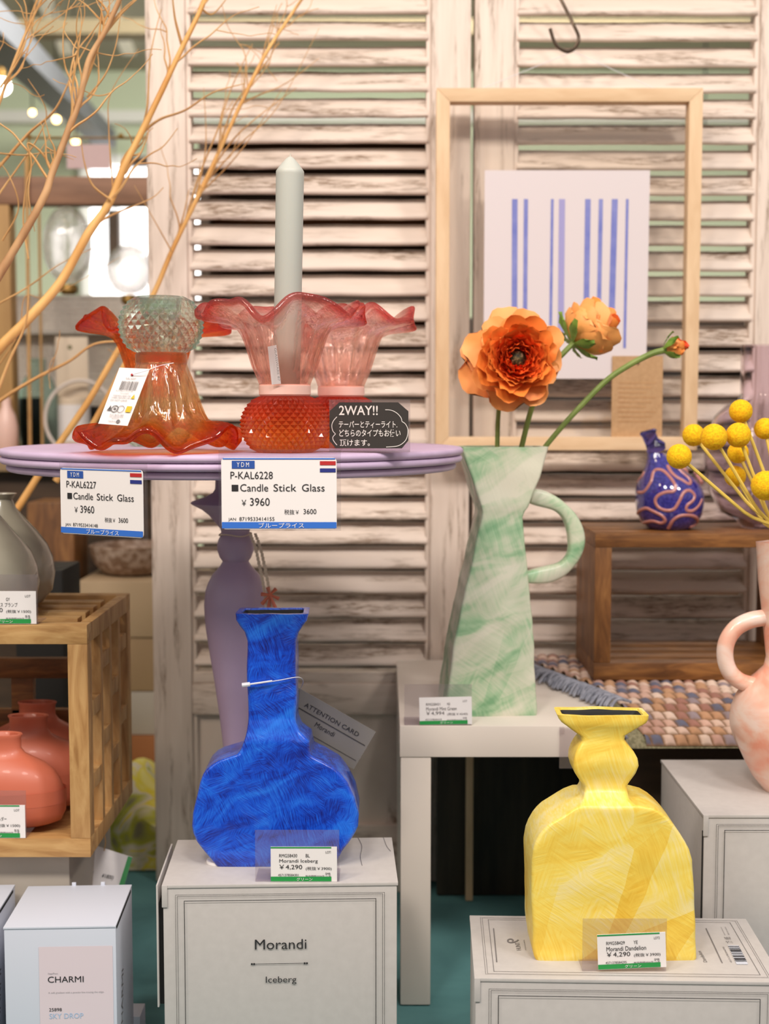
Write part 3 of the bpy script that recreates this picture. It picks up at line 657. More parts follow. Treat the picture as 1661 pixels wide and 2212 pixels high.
# =================================================================== CARDS AND PRICE TAGS
def mapper(bx, k):
    # photo pixels of a card seen straight on -> card metres (x right, z up) from its bottom centre
    cx = (bx[0] + bx[2]) / 2
    return lambda px, py: ((px - cx) * k, (bx[3] - py) * k)
def big_card(origin, rz_, k, label, code, jan):
    bx = (478.7, 988, 728, 1143); mp_ = mapper(bx, k); t = thing('price_card', label, 'price tag', origin, rz_, 'blue and white price cards on the lilac table')
    xw = (bx[2] - bx[0]) * k; hz = (bx[3] - bx[1]) * k
    def rr(x0, x1, z0, z1, r, n=5):
        o = []
        for cx, cz, a0 in ((x1 - r, z1 - r, 0), (x0 + r, z1 - r, 90), (x0 + r, z0 + r, 180), (x1 - r, z0 + r, 270)):
            o += [(cx + r * math.cos(R(a0 + 90 * i / n)), cz + r * math.sin(R(a0 + 90 * i / n))) for i in range(n + 1)]
        return o
    part('card', G().prism(rr(-xw / 2, xw / 2, 0, hz, .0032), -.0004, .0004), M['paper'], t, local=True)
    g = G().box(-xw / 2 - .0025, xw / 2 + .0035, .0012, .0018, -.0015, hz + .006)
    g.box(-xw / 2 - .0025, xw / 2 + .0035, .0018, .052, hz + .0054, hz + .006)
    part('plastic_sleeve', g, M['film'], t, local=True)
    def R_(g, a, b, c, d, y=-.0008): x0, z0 = mp_(a, d); x1, z1 = mp_(c, b); rect(g, x0, x1, z0, z1, y)
    def T_(g, s, a, b, c, d, y=-.0008): x0, z0 = mp_(a, d); x1, z1 = mp_(c, b); g.join(words(s, x0, z0, x1, z1, y))
    g = G(); R_(g, 479.2, 1127.5, 727.5, 1141); part('blue_band', g, M['blue_band'], t, local=True, fix=False)
    g = G(); R_(g, 482, 989, 725, 991.5); part('blue_edge_line', g, M['blue_band'], t, local=True, fix=False)
    g = G(); R_(g, 501.7, 994.5, 551, 1011.5); part('logo_patch', g, M['logo_blue'], t, local=True, fix=False)
    g = G(); R_(g, 692, 995.5, 726, 1004); part('flag_stripe', g, M['red'], t, local=True, fix=False, label='red flag stripe')
    g = G(); R_(g, 692, 1011, 726, 1019.5); part('flag_stripe', g, M['navy'], t, local=True, fix=False, label='navy flag stripe')
    g = G(); T_(g, 'Y D M', 512.5, 998, 539, 1008, -.0012); T_(g, 'ブループライス', 559, 1129, 657, 1140, -.0012); part('white_lettering', g, M['white_ink'], t, local=True, fix=False)
    g = G(); R_(g, 501, 1046.5, 515.3, 1060.5)
    T_(g, code, 498.6, 1018, 590, 1034); T_(g, 'Candle', 519.5, 1045, 580, 1061); T_(g, 'Stick', 591.5, 1045, 641, 1061); T_(g, 'Glass', 653, 1045, 702, 1061)
    T_(g, '￥', 522.3, 1079, 532.4, 1092); T_(g, '3960', 540.5, 1075, 583, 1092); T_(g, '税抜￥', 614.5, 1100, 646, 1111); T_(g, '3600', 656, 1099, 684, 1110)
    T_(g, 'JAN', 493, 1118, 509.7, 1126); T_(g, jan, 517, 1116.5, 593, 1124.7)
    part('black_lettering', g, M['ink'], t, local=True, fix=False)
k28 = 1.163 / 3000
oc = at(603.3, 1143, 1.163)
big_card(oc, 0.0, k28, 'blue edged price card facing forward on the lilac table rim below the red cup', 'P-KAL6228', '8719533414155')
pr_ = at(220, 1157, 1.179)
t_ = big_card(pr_, R(-30), 1.185 / 3000 * .93, 'blue edged price card turned aside on the lilac table rim below the orange glass', 'P-KAL6227', '8719533414148')

def green_tag(origin, card, hold, k, label, code, col, name, price, net, ean, lot='LOT:', size='SMR', rz_=0.0, roll=0.0, lean=.0, topline=True, soft=False):
    # card, hold: (x0, z0, x1, z1) in photo pixels relative to the stand's bottom centre, x right and z up
    t = thing('price_tag', label, 'price tag', origin, rz_, 'small green edged price tags in clear stands')
    hx0, hz0, hx1, hz1 = [q * k for q in hold]; cx0, cz0, cx1, cz1 = [q * k for q in card]
    part('acrylic_stand', G().box(hx0, hx1, .0006, .0016, 0, hz1).box(hx0, hx1, .0016, .034, 0.0002, .0012), M['acrylic'], t, local=True)
    Mr = Matrix.Translation(((cx0 + cx1) / 2, 0, (cz0 + cz1) / 2)) @ Matrix.Rotation(-roll, 4, 'Y') @ Matrix.Translation((-(cx0 + cx1) / 2, 0, -(cz0 + cz1) / 2))
    part('card', G().box(cx0, cx1, -.0002, .0004, cz0, cz1).xf(Mr), M['paper'], t, local=True)
    Wc, Hc = cx1 - cx0, cz1 - cz0
    def P(fx, fz): return cx0 + fx * Wc, cz0 + (1 - fz) * Hc
    def T_(g, s, a, b, c, d, y=-.0006): x0, z0 = P(a, d); x1, z1 = P(c, b); g.join(words(s, x0, z0, x1, z1, y))
    g = G(); x0, z0 = P(0, .985); x1, z1 = P(.915, .85); rect(g, x0, x1, z0, z1, -.0005)
    part('green_band', g.xf(Mr), M['green_band'], t, local=True, fix=False)
    if topline: g = G(); x0, z0 = P(0, .04); x1, z1 = P(.915, .0); rect(g, x0, x1, z0, z1, -.0005); part('green_edge_line', g.xf(Mr), M['green_band'], t, local=True, fix=False)
    g = G(); T_(g, code, .13, .20, .40, .295); T_(g, col, .53, .20, .59, .295); T_(g, lot, .83, .115, .915, .185); T_(g, name, .13, .35, .71, .475); T_(g, price, .13, .505, .475, .655); T_(g, net, .53, .565, .918, .68)
    T_(g, size, .825, .735, .905, .80); T_(g, ean, .11, .77, .42, .835); T_(g, '販売期間2026年-ン末', .525, .805, .91, .85)
    part('lettering', g.xf(Mr), M['grey_ink'] if soft else M['ink'], t, local=True, fix=False)
    g = G(); T_(g, 'グリーン', .39, .875, .63, .965, -.0009); part('white_lettering', g.xf(Mr), M['white_ink'], t, local=True, fix=False)
    return t

# =================================================================== GREY BOXES
def top_print_box(name, label, origin, rz_, w_, d_, h_, title, sub, extra_top=False, flap=True, group=None):
    # local: x 0..w from the front left corner, y 0..d back, z 0..h
    t = thing(name, label, 'box', origin, rz_, group)
    part('body', G().box(0, w_, 0, d_, 0, h_ - .003), M['grey_carton'], t, local=True, bevel=.0012)
    lid = G().box(-.001, w_ + .001, -.0008, d_, h_ - .003, h_); lid.box(-.001, .004, -.0014, -.0002, h_ - .020, h_)
    part('lid', lid, M['grey_carton'], t, local=True, bevel=.0006)
    if flap:
        part('side_flap', G().box(-.0062, -.0046, .001, d_ - .01, h_ - .112, h_ - .0005), M['grey_carton'], t, local=True, bevel=.0004)
        part('flap_shade_strip', G().box(-.0044, -.0006, .006, d_ - .012, h_ - .111, h_ - .018), M['shade_black'], t, local=True, label='dark strip painted as the shade behind the side flap')  # solid dark strip, the shade behind the flap put into its colour
    g = G(); y = -.0019
    for m_, tk in ((.0110, .0003), (.0127, .0003), (.0186, .0006)): frame_lines(g, m_, w_ - m_, .010 + m_ - .009, h_ - m_ * .72 - .0005, tk, y)
    part('line_frame', g, M['ink'], t, local=True, fix=False)
    return t
# iceberg box
YI = 1.20; ZI = at(600, 1912, YI).z
a, b = at(337, 1912, YI), at(858, 1912, YI); WI = b.x - a.x; WI -= .006
boxI = top_print_box('carton', 'grey carton with a loose left side flap under the blue vase', (a.x + .006, YI, 0), R(2.2), WI, .128, ZI, 'Morandi', 'Iceberg')
kI = YI / 3000 * 1.0
def fx(px): return (px - 340) / (858 - 340) * (WI + .006) - .006
def fz(py): return ZI - (py - 1912) * kI * 1.0
g = words('Morandi', fx(551), fz(2061), fx(662), fz(2038), -.0012); g.join(words('Iceberg', fx(574), fz(2142), fx(640), fz(2123), -.0012))
rect(g, fx(545), fx(664), fz(2094.4), fz(2093.2), -.0012)
for px in (544, 549, 658, 663):
    c_ = (fx(px), -.0012, fz(2093.8)); n = 12; g.add([(c_[0] + .0009 * math.cos(2 * math.pi * i / n), c_[1], c_[2] + .0009 * math.sin(2 * math.pi * i / n)) for i in range(n)], [tuple(range(n))])
part('lettering', g, M['ink'], boxI, local=True, fix=False)
for px, py in ((780, 764),):
    pass
g = G()
g.tube(smoothpath([(WI * .845, .127, ZI + .0003), (WI * .86, .10, ZI + .0003), (WI * .85, .07, ZI + .0003), (WI * .855, .045, ZI + .0003)], 4), .0003, 5)
g.tube(smoothpath([(WI * .965, .127, ZI + .0003), (WI * .975, .10, ZI + .0003), (WI * .99, .085, ZI + .0003)], 4), .0003, 5)
part('crease', g, M['grey_ink'], boxI, local=True)

# dandelion box
YD = 1.11; ZD = at(1300, 2112, YD).z
a, b = at(1027, 2112, YD), at(1686, 2112, YD); WD = b.x - a.x; DD = onz(1300, 1977, ZD).y - YD
boxD = top_print_box('carton', 'grey carton with framed lines and barcode on top under the yellow vase', (a.x, YD, 0), R(-1.9), WD, DD, ZD, '', '', flap=False)
def topP(px, py):   # point of the box top seen at a pixel, in box coordinates
    return root_matrix(boxD).inverted() @ onz(px, py, ZD)
g = G()
def top_rect(g, m0, tk):
    zz = ZD + .0004; x0, x1, y0, y1 = m0, WD - m0, m0 * .8, DD - m0 * .7
    for A, B in (((x0, y0), (x1, y0 + tk)), ((x0, y1 - tk), (x1, y1)), ((x0, y0), (x0 + tk, y1)), ((x1 - tk, y0), (x1, y1))):
        g.quad((A[0], A[1], zz), (B[0], A[1], zz), (B[0], B[1], zz), (A[0], B[1], zz))
top_rect(g, .0085, .0003); top_rect(g, .0102, .0003); top_rect(g, .0155, .0005)
def top_line(g, p, q, wd=.0005):
    p, q = topP(*p), topP(*q); d = (q - p).normalized(); s_ = Vector((-d.y, d.x, 0)) * wd
    g.quad(*[v + Vector((0, 0, .0004)) for v in (p - s_, p + s_, q + s_, q - s_)])
top_line(g, (1066, 2006), (1073, 2079)); top_line(g, (1525, 2006), (1560, 2081))
part('line_frame', g, M['grey_ink'], boxD, local=True, fix=False)
def top_words(s, p00, p10, p01, bold=0):
    # words with baseline from p00 to p10 and height towards p01 (pixels)
    o, ux, uz = topP(*p00), topP(*p10) - topP(*p00), topP(*p01) - topP(*p00); g = words(s, 0, 0, 1, 1, 0, bold)
    g.v = [tuple(o + ux * x + uz * z + Vector((0, 0, .0004))) for x, y, z in g.v]; return g
g = top_words('9', (1121, 2028), (1121, 2038), (1095, 2028)); g.join(top_words('HUNT', (1126, 2053), (1122, 2036), (1116, 2054))); g.join(top_words('MORANDI SERIES', (1137, 2053), (1133, 2031), (1134.5, 2053)))
g.join(top_words('Dandelion', (1528, 2079), (1514, 2055), (1520, 2079)))
g.join(top_words('MADE IN JAPAN ONLY', (1568, 2021), (1559, 2003), (1565, 2021))); g.join(top_words('KEEP DRY ALWAYS', (1576, 2020), (1568, 2003), (1573, 2020))); g.join(top_words('紙', (1580, 2030), (1577, 2024.5), (1566, 2030))); g.join(top_words('プラ', (1584, 2038), (1581, 2033), (1569, 2038)))
g.join(top_words('4571378584295', (1582, 2080), (1564, 2046), (1578, 2080)))
part('lettering', g, M['grey_ink'], boxD, local=True, fix=False)
q0 = [topP(1572, 2043), topP(1595, 2043), topP(1616, 2084), topP(1591, 2084)]
part('barcode_label', G().quad(*[v + Vector((0, 0, .0004)) for v in q0]), M['white_carton'], boxD, local=True, fix=False)
g = G(); rnd = random.Random(9); f_ = .06
while f_ < .92:
    wd = rnd.choice((.02, .03, .05)); pa = [q0[0].lerp(q0[3], f_), q0[1].lerp(q0[2], f_), q0[1].lerp(q0[2], f_ + wd), q0[0].lerp(q0[3], f_ + wd)]
    g.quad(*[v + Vector((0, 0, .0008)) for v in pa]); f_ += wd + rnd.choice((.025, .04, .06))
part('barcode', g, M['ink'], boxD, local=True, fix=False)

# grey box at the right under the pink vase
YR = 1.264; ZR = at(1560, 1760, YR).z; a = at(1521, 1760, YR)
DR = onz(1500, 1641, ZR).y - YR
boxR = top_print_box('carton', 'grey carton standing back at the right under the pink jug', (a.x, YR, 0), 0.0, .30, DR, ZR, '', '', flap=False)
part('corner_shade_strip', G().box(-.0010, -.0002, .0012, .0035, .01, ZR - .016), M['shade_black'], boxR, local=True, label='dark strip painted as the shade in the corner gap')  # solid dark strip drawn for the shade at the corner

# white CHARMI boxes
YC = 1.20; ZCh = at(130, 2003, YC).z; a, b = at(8, 2003, YC), at(248, 2000, YC); WC = b.x - a.x; DC = onz(170, 1914, ZCh).y - YC
t = thing('carton', 'white carton with a pale pink label left of the big grey carton', 'box', (a.x, YC, 0), R(2.6), 'white cartons in front of the crate')
part('body', G().box(0, WC, 0, DC, 0, ZCh - .002), M['white_carton'], t, local=True, bevel=.001)
part('lid', G().box(-.0005, WC + .0002, -.0006, DC, ZCh - .002, ZCh).box(WC * .42, WC * .46, DC - .001, DC + .001, ZCh - .001, ZCh + .003).box(WC * .70, WC * .74, DC - .001, DC + .001, ZCh - .001, ZCh + .003), M['white_carton'], t, local=True, bevel=.0005)
part('lid_shade_strip', G().box(WC + .0002, WC + .0006, .003, DC * .9, ZCh - .004, ZCh - .0016), M['shade_black'], t, local=True, label='dark strip painted as the shade under the lid edge')  # solid dark strip drawn for the shade under the lid
kC = YC / 3000
def cx_(px): return (px - 8) * kC
def cz_(py): return ZCh - (py - 2003) * kC
g = G(); rect(g, cx_(84), cx_(248) - .0004, cz_(2290), cz_(2049), -.0004); lab = part('label', g, M['pink_label'], t, local=True, fix=False, label='pale pink printed label')
g = words('CHARMI', cx_(103), cz_(2131), cx_(182), cz_(2117), -.0008); g.join(words('25898', cx_(104.5), cz_(2197), cx_(132.5), cz_(2189.5), -.0008)); part('black_lettering', g, M['ink'], lab, local=True, fix=False)
g = words('hapPon', cx_(104), cz_(2113), cx_(125), cz_(2108), -.0008); g.join(words('A soft gradient with a precise line tracing the edge.', cx_(103.5), cz_(2157), cx_(227), cz_(2152), -.0008)); part('grey_lettering', g, M['pale_ink'], lab, local=True, fix=False)
part('blue_lettering', words('SKY DROP', cx_(105), cz_(2214), cx_(180), cz_(2202), -.0008), M['sky_ink'], lab, local=True, fix=False)
g = words('CHARMI', 0, 0, .06, .010, 0); g.xf(Matrix.Translation((WC + .0004, .03, ZCh - .115)) @ Matrix.Rotation(R(90), 4, 'Z') @ Matrix.Rotation(R(-80), 4, 'Y'))
part('side_lettering', g, M['grey_ink'], t, local=True, fix=False)
whitebox = t
off = at(30, 1914, YC + DC).x - at(283, 1910, YC + DC).x
tl = dup(t, (a.x + off, YC, 0), 'white carton cut off by the left photo edge beside the pink labelled one')
yl1 = onz(300, 2167, .03).y
solo('low_carton', G().box(at(262, 2168, yl1).x, at(314, 2168, yl1).x, 1.312, yl1, 0, .03), M['white_carton'], 'low white carton peeking out just right of the white lettered carton', 'box', bevel=.001)

# =================================================================== SLAB VASES
def slab_vase(g, levels, Y, dep, segs=5, rad=.004, seed=0, lump=.0006):
    # levels: (py, left px, right px, front setback m, depth m); returns outer rings, rounded rectangle sections
    rings = []
    for py, lp, rp, sb, d in levels:
        a, b = at(lp, py, Y + sb), at(rp, py, Y + sb); x0, x1, z = a.x, b.x, a.z
        y0, y1 = Y + sb, Y + sb + d; r = min(rad, (x1 - x0) / 3, d / 3); ring = []
        nx = 10
        for cx, cy, a0 in ((x1 - r, y0 + r, -90), (x1 - r, y1 - r, 0), (x0 + r, y1 - r, 90), (x0 + r, y0 + r, 180)):
            for i in range(segs + 1):
                an = R(a0 + 90 * i / segs); ring.append(Vector((cx + r * math.cos(an), cy + r * math.sin(an), z)))
            # straight run to next corner
            if a0 in (0, 180):
                sx = (x1 - r, x0 + r) if a0 == 0 else (x0 + r, x1 - r); yy = y1 if a0 == 0 else y0
                for i in range(1, nx): ring.append(Vector((sx[0] + (sx[1] - sx[0]) * i / nx, yy, z)))
        for k_, p in enumerate(ring):
            n_ = mnoise.noise_vector(p * 45 + Vector((seed, 0, 0))); ring[k_] = p + n_ * lump
        rings.append(ring)
    return rings
def densify(lv, step=7):
    out = []
    for A, B in zip(lv, lv[1:]):
        n = max(1, int(round(abs(B[0] - A[0]) / step)))
        for i in range(n): out.append(tuple(a_ + (b_ - a_) * i / n for a_, b_ in zip(A, B)))
    out.append(lv[-1]); return out
def hollow(g, rings, inset, depth_rings, wall=.006):
    # open mouth: inner lip rings going down from the first (top) ring
    top = rings[0]; c = sum(top, Vector()) / len(top)
    def shrink(ring, dx, dz):
        c = sum(ring, Vector()) / len(ring); hx = max(p.x for p in ring) - c.x; hy = max(p.y for p in ring) - c.y
        return [Vector((c.x + (p.x - c.x) * (hx - dx) / hx, c.y + (p.y - c.y) * (hy - min(dx, hy * .42)) / hy, p.z + dz)) for p in ring]
    inner = [shrink(top, wall, 0.0)] + [shrink(top, wall + .0005 + dx, -dz) for dz, dx in depth_rings]
    g.loft(inner[:2][::-1] + rings, cap0=False, cap1=True); liner = G(); liner.loft(inner[1:], cap0=False, cap1=True); return liner  # liner wall coloured dark for the shade inside the mouth

# blue vase
YB = onz(590, 1874, ZI).y
LB = [(1327, 508, 665, .004, .043), (1342, 509, 662, .004, .043), (1354, 517, 653, .004, .042), (1367, 528, 645, .004, .041), (1385, 533, 640, .004, .040), (1449, 533, 640, .004, .040), (1521, 535, 640, .004, .041), (1551, 536, 639, .004, .041), (1563, 535, 640, .003, .042), (1581, 532, 647, .002, .044), (1593, 529, 660, .001, .048), (1602, 526, 668, .0, .052), (1620, 519, 670, 0, .056), (1632, 511, 672, 0, .058), (1639, 490, 682, 0, .059), (1646, 470, 696, 0, .060), (1654, 456, 709, 0, .060), (1664, 445, 727, 0, .060), (1675, 438, 738, 0, .060), (1692, 432, 751, 0, .060), (1725, 424, 767, 0, .060), (1762, 415, 775, 0, .060), (1786, 413, 773, 0, .060), (1800, 416, 767, 0, .060), (1819, 425, 756, 0, .060), (1843, 443, 738, 0, .060), (1860, 456, 729, 0, .059), (1871, 464, 722, .001, .058), (1874, 468, 719, .002, .056)]
t = thing('vase', 'cobalt blue brush painted slab vase with a square neck on the grey carton', 'vase', (at(590, 1874, YB + .03).x, YB + .03, ZI))
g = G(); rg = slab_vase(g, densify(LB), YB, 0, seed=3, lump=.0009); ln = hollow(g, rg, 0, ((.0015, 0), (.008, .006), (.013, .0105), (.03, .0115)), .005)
part('body', g, M['blue'], t, smooth=50); part('mouth_shade_liner', ln, M['shade_black'], t)
for sx in (-.052, .04): part('foot_pad', G().lathe([(.011, -.0012), (.011, .0015)], 20, (at(590, 1874, YB).x + sx, YB + .014, ZI + .0014)), M['paper'], t, label='white felt foot pad')
# attention card tied on
t = thing('attention_card', 'grey attention card tied aslant to the blue vase neck with a clear tie', 'card', at(720, 1655, YB + .075))
co = [at(642, 1484, YB + .068), at(812, 1581, YB + .068), at(764, 1662, YB + .070), at(594, 1565, YB + .070)]
part('card', G().loft([co, [p + Vector((0, .0006, 0)) for p in co]]), M['att_grey'], t)
o_, ux, uz = co[3], co[2] - co[3], co[0] - co[3]
def on_card(g): g.v = [tuple(o_ + ux * x + uz * z + Vector((0, -.0006, 0))) for x, y, z in g.v]; return g
g = words('ATTENTION CARD', .17, .70, .85, .80); g.join(words('Morandi', .38, .42, .62, .53)); rect(g, .06, .97, .60, .615, 0); rect(g, .06, .97, .20, .21, 0)
part('lettering', on_card(g), M['ink'], t, fix=False)
part('tie', G().tube(smoothpath([at(524, 1480, YB - .001), at(545, 1478, YB - .0005), at(600, 1470, YB + .001), at(643, 1463, YB + .004), at(655, 1472, YB + .03), at(648, 1490, YB + .067)], 6), .0004, 6), M['plastic_tie'], t)
part('tie_head', G().tube([at(523, 1480, YB - .001), at(540, 1478, YB - .001)], .0020, 8).tube([at(540, 1478, YB - .001), at(588, 1471, YB)], .0009, 6), M['plastic_tie'], t)
# iceberg price tag
kT = YI / 3000
o = onz(645, 1905.5, ZI)
def rel(bx, ox, oy): return (bx[0] - ox, oy - bx[3], bx[2] - ox, oy - bx[1])
kt = o.y / 3000
green_tag((o.x, o.y, ZI + .0002), rel((583.6, 1826, 730, 1905), 645, 1905.5), rel((549, 1789, 735, 1905.5), 645, 1905.5), kt, 'green edged price tag in a clear stand before the blue vase', 'RMG58430', 'BL', 'Morandi Iceberg', '￥4,290', '(税抜￥3900)', '4571378584301')

# yellow vase
YV = onz(1330, 2076, ZD).y
LY = [(1547, 1206, 1403, .014, .036), (1556, 1209, 1402, .014, .036), (1564, 1215, 1398, .014, .036), (1577, 1235, 1376, .016, .033), (1590, 1254, 1353, .017, .031), (1601, 1257, 1350, .017, .031), (1612, 1250, 1358, .016, .033), (1625, 1244, 1369, .015, .035), (1640, 1240, 1377, .014, .037), (1655, 1239, 1380, .014, .037), (1670, 1243, 1374, .015, .036), (1686, 1253, 1364, .017, .033), (1698, 1262, 1357, .018, .031), (1708, 1262, 1358, .018, .032), (1726, 1260, 1362, .012, .045), (1740, 1254, 1372, .002, .065), (1744, 1248, 1392, .0005, .067), (1750, 1236, 1414, .0, .068), (1758, 1222, 1429, 0, .068), (1768, 1206, 1441, 0, .068), (1780, 1188, 1452, 0, .068), (1792, 1176, 1462, 0, .068), (1804, 1166, 1471, 0, .068), (1820, 1157, 1481, 0, .068), (1836, 1152, 1489, 0, .068), (1862, 1149, 1497, 0, .068), (1918, 1148, 1500, 0, .068), (1957, 1149, 1502, 0, .068), (1997, 1150, 1504, 0, .068), (2050, 1152, 1505, 0, .068), (2070, 1154, 1505, 0, .068), (2077, 1157, 1502, .001, .066)]
t = thing('vase', 'yellow brush painted arched slab vase with a knobbed neck on the grey carton', 'vase', (at(1328, 2076, YV).x, YV + .034, ZD))
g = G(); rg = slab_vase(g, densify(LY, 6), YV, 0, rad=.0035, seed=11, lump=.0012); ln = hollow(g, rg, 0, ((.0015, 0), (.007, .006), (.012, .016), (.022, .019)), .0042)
part('body', g, M['yellow'], t, smooth=50); part('mouth_shade_liner', ln, M['shade_black'], t)
o = onz(1348, 2100, ZD); kt = o.y / 3000
green_tag((o.x, o.y, ZD + .0006), rel((1288.5, 2013, 1440, 2093), 1348, 2100), rel((1255, 1980.5, 1442, 2100), 1348, 2100), kt, 'tilted green edged price tag in a clear stand before the yellow vase', 'RMG58429', 'YE', 'Morandi Dandelion', '￥4,290', '(税抜￥3900)', '4571378584295', 'LOT2', rz_=0.0, roll=R(2.6))

# =================================================================== WHITE STAND AND GREEN JUG
YW = onz(895, 2172, 0).y; ZW = at(1000, 1568, YW).z
x0, x1 = at(863, 1580, YW).x, at(1338, 1600, YW).x; y1 = 1.772
thk = ZW - at(1000, 1636, YW).z
t = thing('display_stand', 'off-white lacquered display stand with square legs under the green jug', 'stand', ((x0 + x1) / 2, (YW + y1) / 2, 0))
part('top', G().box(x0, x1, YW, y1, ZW - thk, ZW), M['white_lacquer'], t, bevel=.0015)
lw = .0315
for lx in (x0 + .001, x1 - lw - .001):
    part('leg', G().box(lx, lx + lw, YW + .001, YW + .001 + lw, 0, ZW - thk), M['white_lacquer'], t, bevel=.0015)
    part('leg', G().box(lx, lx + lw, y1 - lw, y1 - .001, 0, ZW - thk), M['white_lacquer'], t, bevel=.0015)
bx0 = at(944, 1700, 1.73).x
solo('board', G().box(bx0, .245, 1.73, 1.745, 0, ZW - thk - .004), M['board_shade'], 'dark board added to deepen the shade under the white stand', 'board', bevel=.001)  # dark sheet added because the stand's own shade stays too light
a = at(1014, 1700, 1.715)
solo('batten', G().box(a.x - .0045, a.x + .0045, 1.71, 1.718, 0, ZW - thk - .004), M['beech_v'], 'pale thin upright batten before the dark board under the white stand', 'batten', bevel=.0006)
YJ = onz(1060, 1548, ZW).y
LJ = [(966, 992, 1182, 0, .058), (985, 998, 1177, 0, .058), (1033, 1013, 1164, 0, .058), (1070, 1025, 1148, 0, .057), (1097, 1034, 1137, 0, .056), (1106, 1035.5, 1130, .0006, .055), (1118, 1034, 1125, .0010, .055), (1135, 1030, 1126, .0008, .056), (1155, 1025, 1128, .0004, .057), (1232, 1010, 1136, 0, .060), (1311, 991, 1144, 0, .063), (1390, 975, 1150, 0, .066), (1470, 964, 1154, 0, .069), (1520, 957, 1156, 0, .070), (1540, 955, 1157, 0, .070), (1547, 956, 1156, .001, .068)]
t = thing('jug_vase', 'pale green brush painted tall slab jug with a loop handle on the white stand', 'vase', (at(1058, 1548, YJ).x, YJ + .03, ZW), R(4.5))
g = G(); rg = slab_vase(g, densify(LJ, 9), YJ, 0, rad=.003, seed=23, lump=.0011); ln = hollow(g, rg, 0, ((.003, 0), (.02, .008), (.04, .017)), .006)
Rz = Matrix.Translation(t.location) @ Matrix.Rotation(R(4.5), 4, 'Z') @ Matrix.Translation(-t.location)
part('body', g.xf(Rz), M['mint'], t, smooth=50); part('mouth_shade_liner', ln.xf(Rz), M['shade_black'], t)
hy = YJ + .024
hpth = smoothpath([at(1146, 1072, hy), at(1172, 1078, hy), at(1206, 1093, hy), at(1233, 1122, hy), at(1246, 1163, hy), at(1240, 1200, hy), at(1217, 1228, hy), at(1185, 1241, hy), at(1150, 1246, hy), at(1134, 1247, hy)], 5)
g = G(); rings = []
for k_, p in enumerate(hpth):
    tg = (hpth[min(k_ + 1, len(hpth) - 1)] - hpth[max(k_ - 1, 0)]).normalized(); nm = Vector((-tg.z, 0, tg.x)); wdt = .0078 + .0012 * math.sin(k_ * .4); dp = .0095
    ring = []
    for i in range(16):
        an = 2 * math.pi * i / 16; sq = lambda v: math.copysign(abs(v) ** .55, v)
        ring.append(p + nm * wdt * sq(math.cos(an)) + Vector((0, dp * sq(math.sin(an)), 0)))
    rings.append(ring)
g.loft(rings); part('handle', g.xf(Rz), M['mint'], t, smooth=50)
o = onz(950, 1567, ZW); o.y = YW + .001; kt = o.y / 3000
green_tag((o.x, o.y, ZW + .0002), rel((905, 1504, 1020, 1565), 950, 1567), rel((872, 1476, 1020, 1567), 950, 1567), kt, 'green edged price tag with faint print before the green jug', 'RMG58431', 'MGR', 'Morandi Mint Green', '￥4,994', '(税抜￥4540)', '4571378584318', 'LOT', 'SMR', roll=R(1.2), topline=False, soft=True)
# bare clear plate on the stand's corner
a, b = at(1208, 1660, YW - .003), at(1262, 1572, YW - .003)
solo('clear_plate', G().box(a.x, b.x, YW - .003, YW - .0018, a.z, b.z).box(a.x, a.x + .005, YW - .0018, YW + .0001, ZW - .008, ZW - .001), M['acrylic'], 'clear empty plate fixed to the front edge of the white stand behind the yellow vase', 'plate')

# =================================================================== RANUNCULUS
def petal(g, c, axis, radial, phi, length, width, curl, cup, col0, col1, r0, rnd, nu=6, nv=7):
    tang = axis.cross(radial).normalized(); n0 = len(g.v); base_i = n0
    for j in range(nv + 1):
        v = j / nv; p = c + radial * r0; ph = phi
        # march along the petal, its direction bending by curl
        d_acc = Vector(); steps = 8; s = 0
        for q in range(steps):
            s_ = v * (q + .5) / steps; an = phi - curl * s_
            d_acc += (axis * math.cos(an) + radial * math.sin(an)) * (length * v / steps)
        pc = p + d_acc; an = phi - curl * v; nrm = (axis * math.sin(an) - radial * math.cos(an))
        wv = width * (.30 + .70 * sstep(0, .62, v)) * math.sqrt(max(0.02, 1 - (max(0, v - .62) / .38) ** 2 * .45))
        for i in range(nu + 1):
            s2 = -1 + 2 * i / nu; wob = rnd.uniform(-1, 1) * .0011 * v + .0014 * v * v * math.sin(s2 * 5 + phi * 7)
            g.v.append(tuple(pc + tang * wv * s2 + nrm * (cup * wv * s2 * s2 + wob) - (axis * math.cos(an) + radial * math.sin(an)) * (.30 * length * s2 ** 4 * v ** 3)))
            f_ = v ** 1.2; g.c.append(tuple(a_ + (b_ - a_) * f_ for a_, b_ in zip(col0, col1)))
    for j in range(nv):
        for i in range(nu):
            q = n0 + j * (nu + 1) + i; g.f.append((q, q + 1, q + nu + 2, q + nu + 1))
def bloom(c, axis, layers, seed):
    rnd = random.Random(seed); g = G(); axis = axis.normalized(); u = axis.orthogonal().normalized(); w_ = axis.cross(u)
    for n, phi, L_, wd, curl, cup, ca, cb_, r0, dz in layers:
        ph0 = rnd.uniform(0, 6.28)
        for i in range(n):
            th = ph0 + 2 * math.pi * i / n + rnd.uniform(-.16, .16); rad = u * math.cos(th) + w_ * math.sin(th)
            petal(g, c + axis * (dz + rnd.uniform(-.001, .001)), axis, rad, R(phi + rnd.uniform(-7, 7)), L_ * rnd.uniform(.9, 1.08), wd * rnd.uniform(.9, 1.1), R(curl + rnd.uniform(-15, 15)), cup, lin(ca), lin(cb_), r0, rnd)
    return g
def petal_part(name, g, t, label=None):
    o = part(name, g, M['petal'], t, fix=False, smooth=70, label=label); return o
YFl = YJ + .028
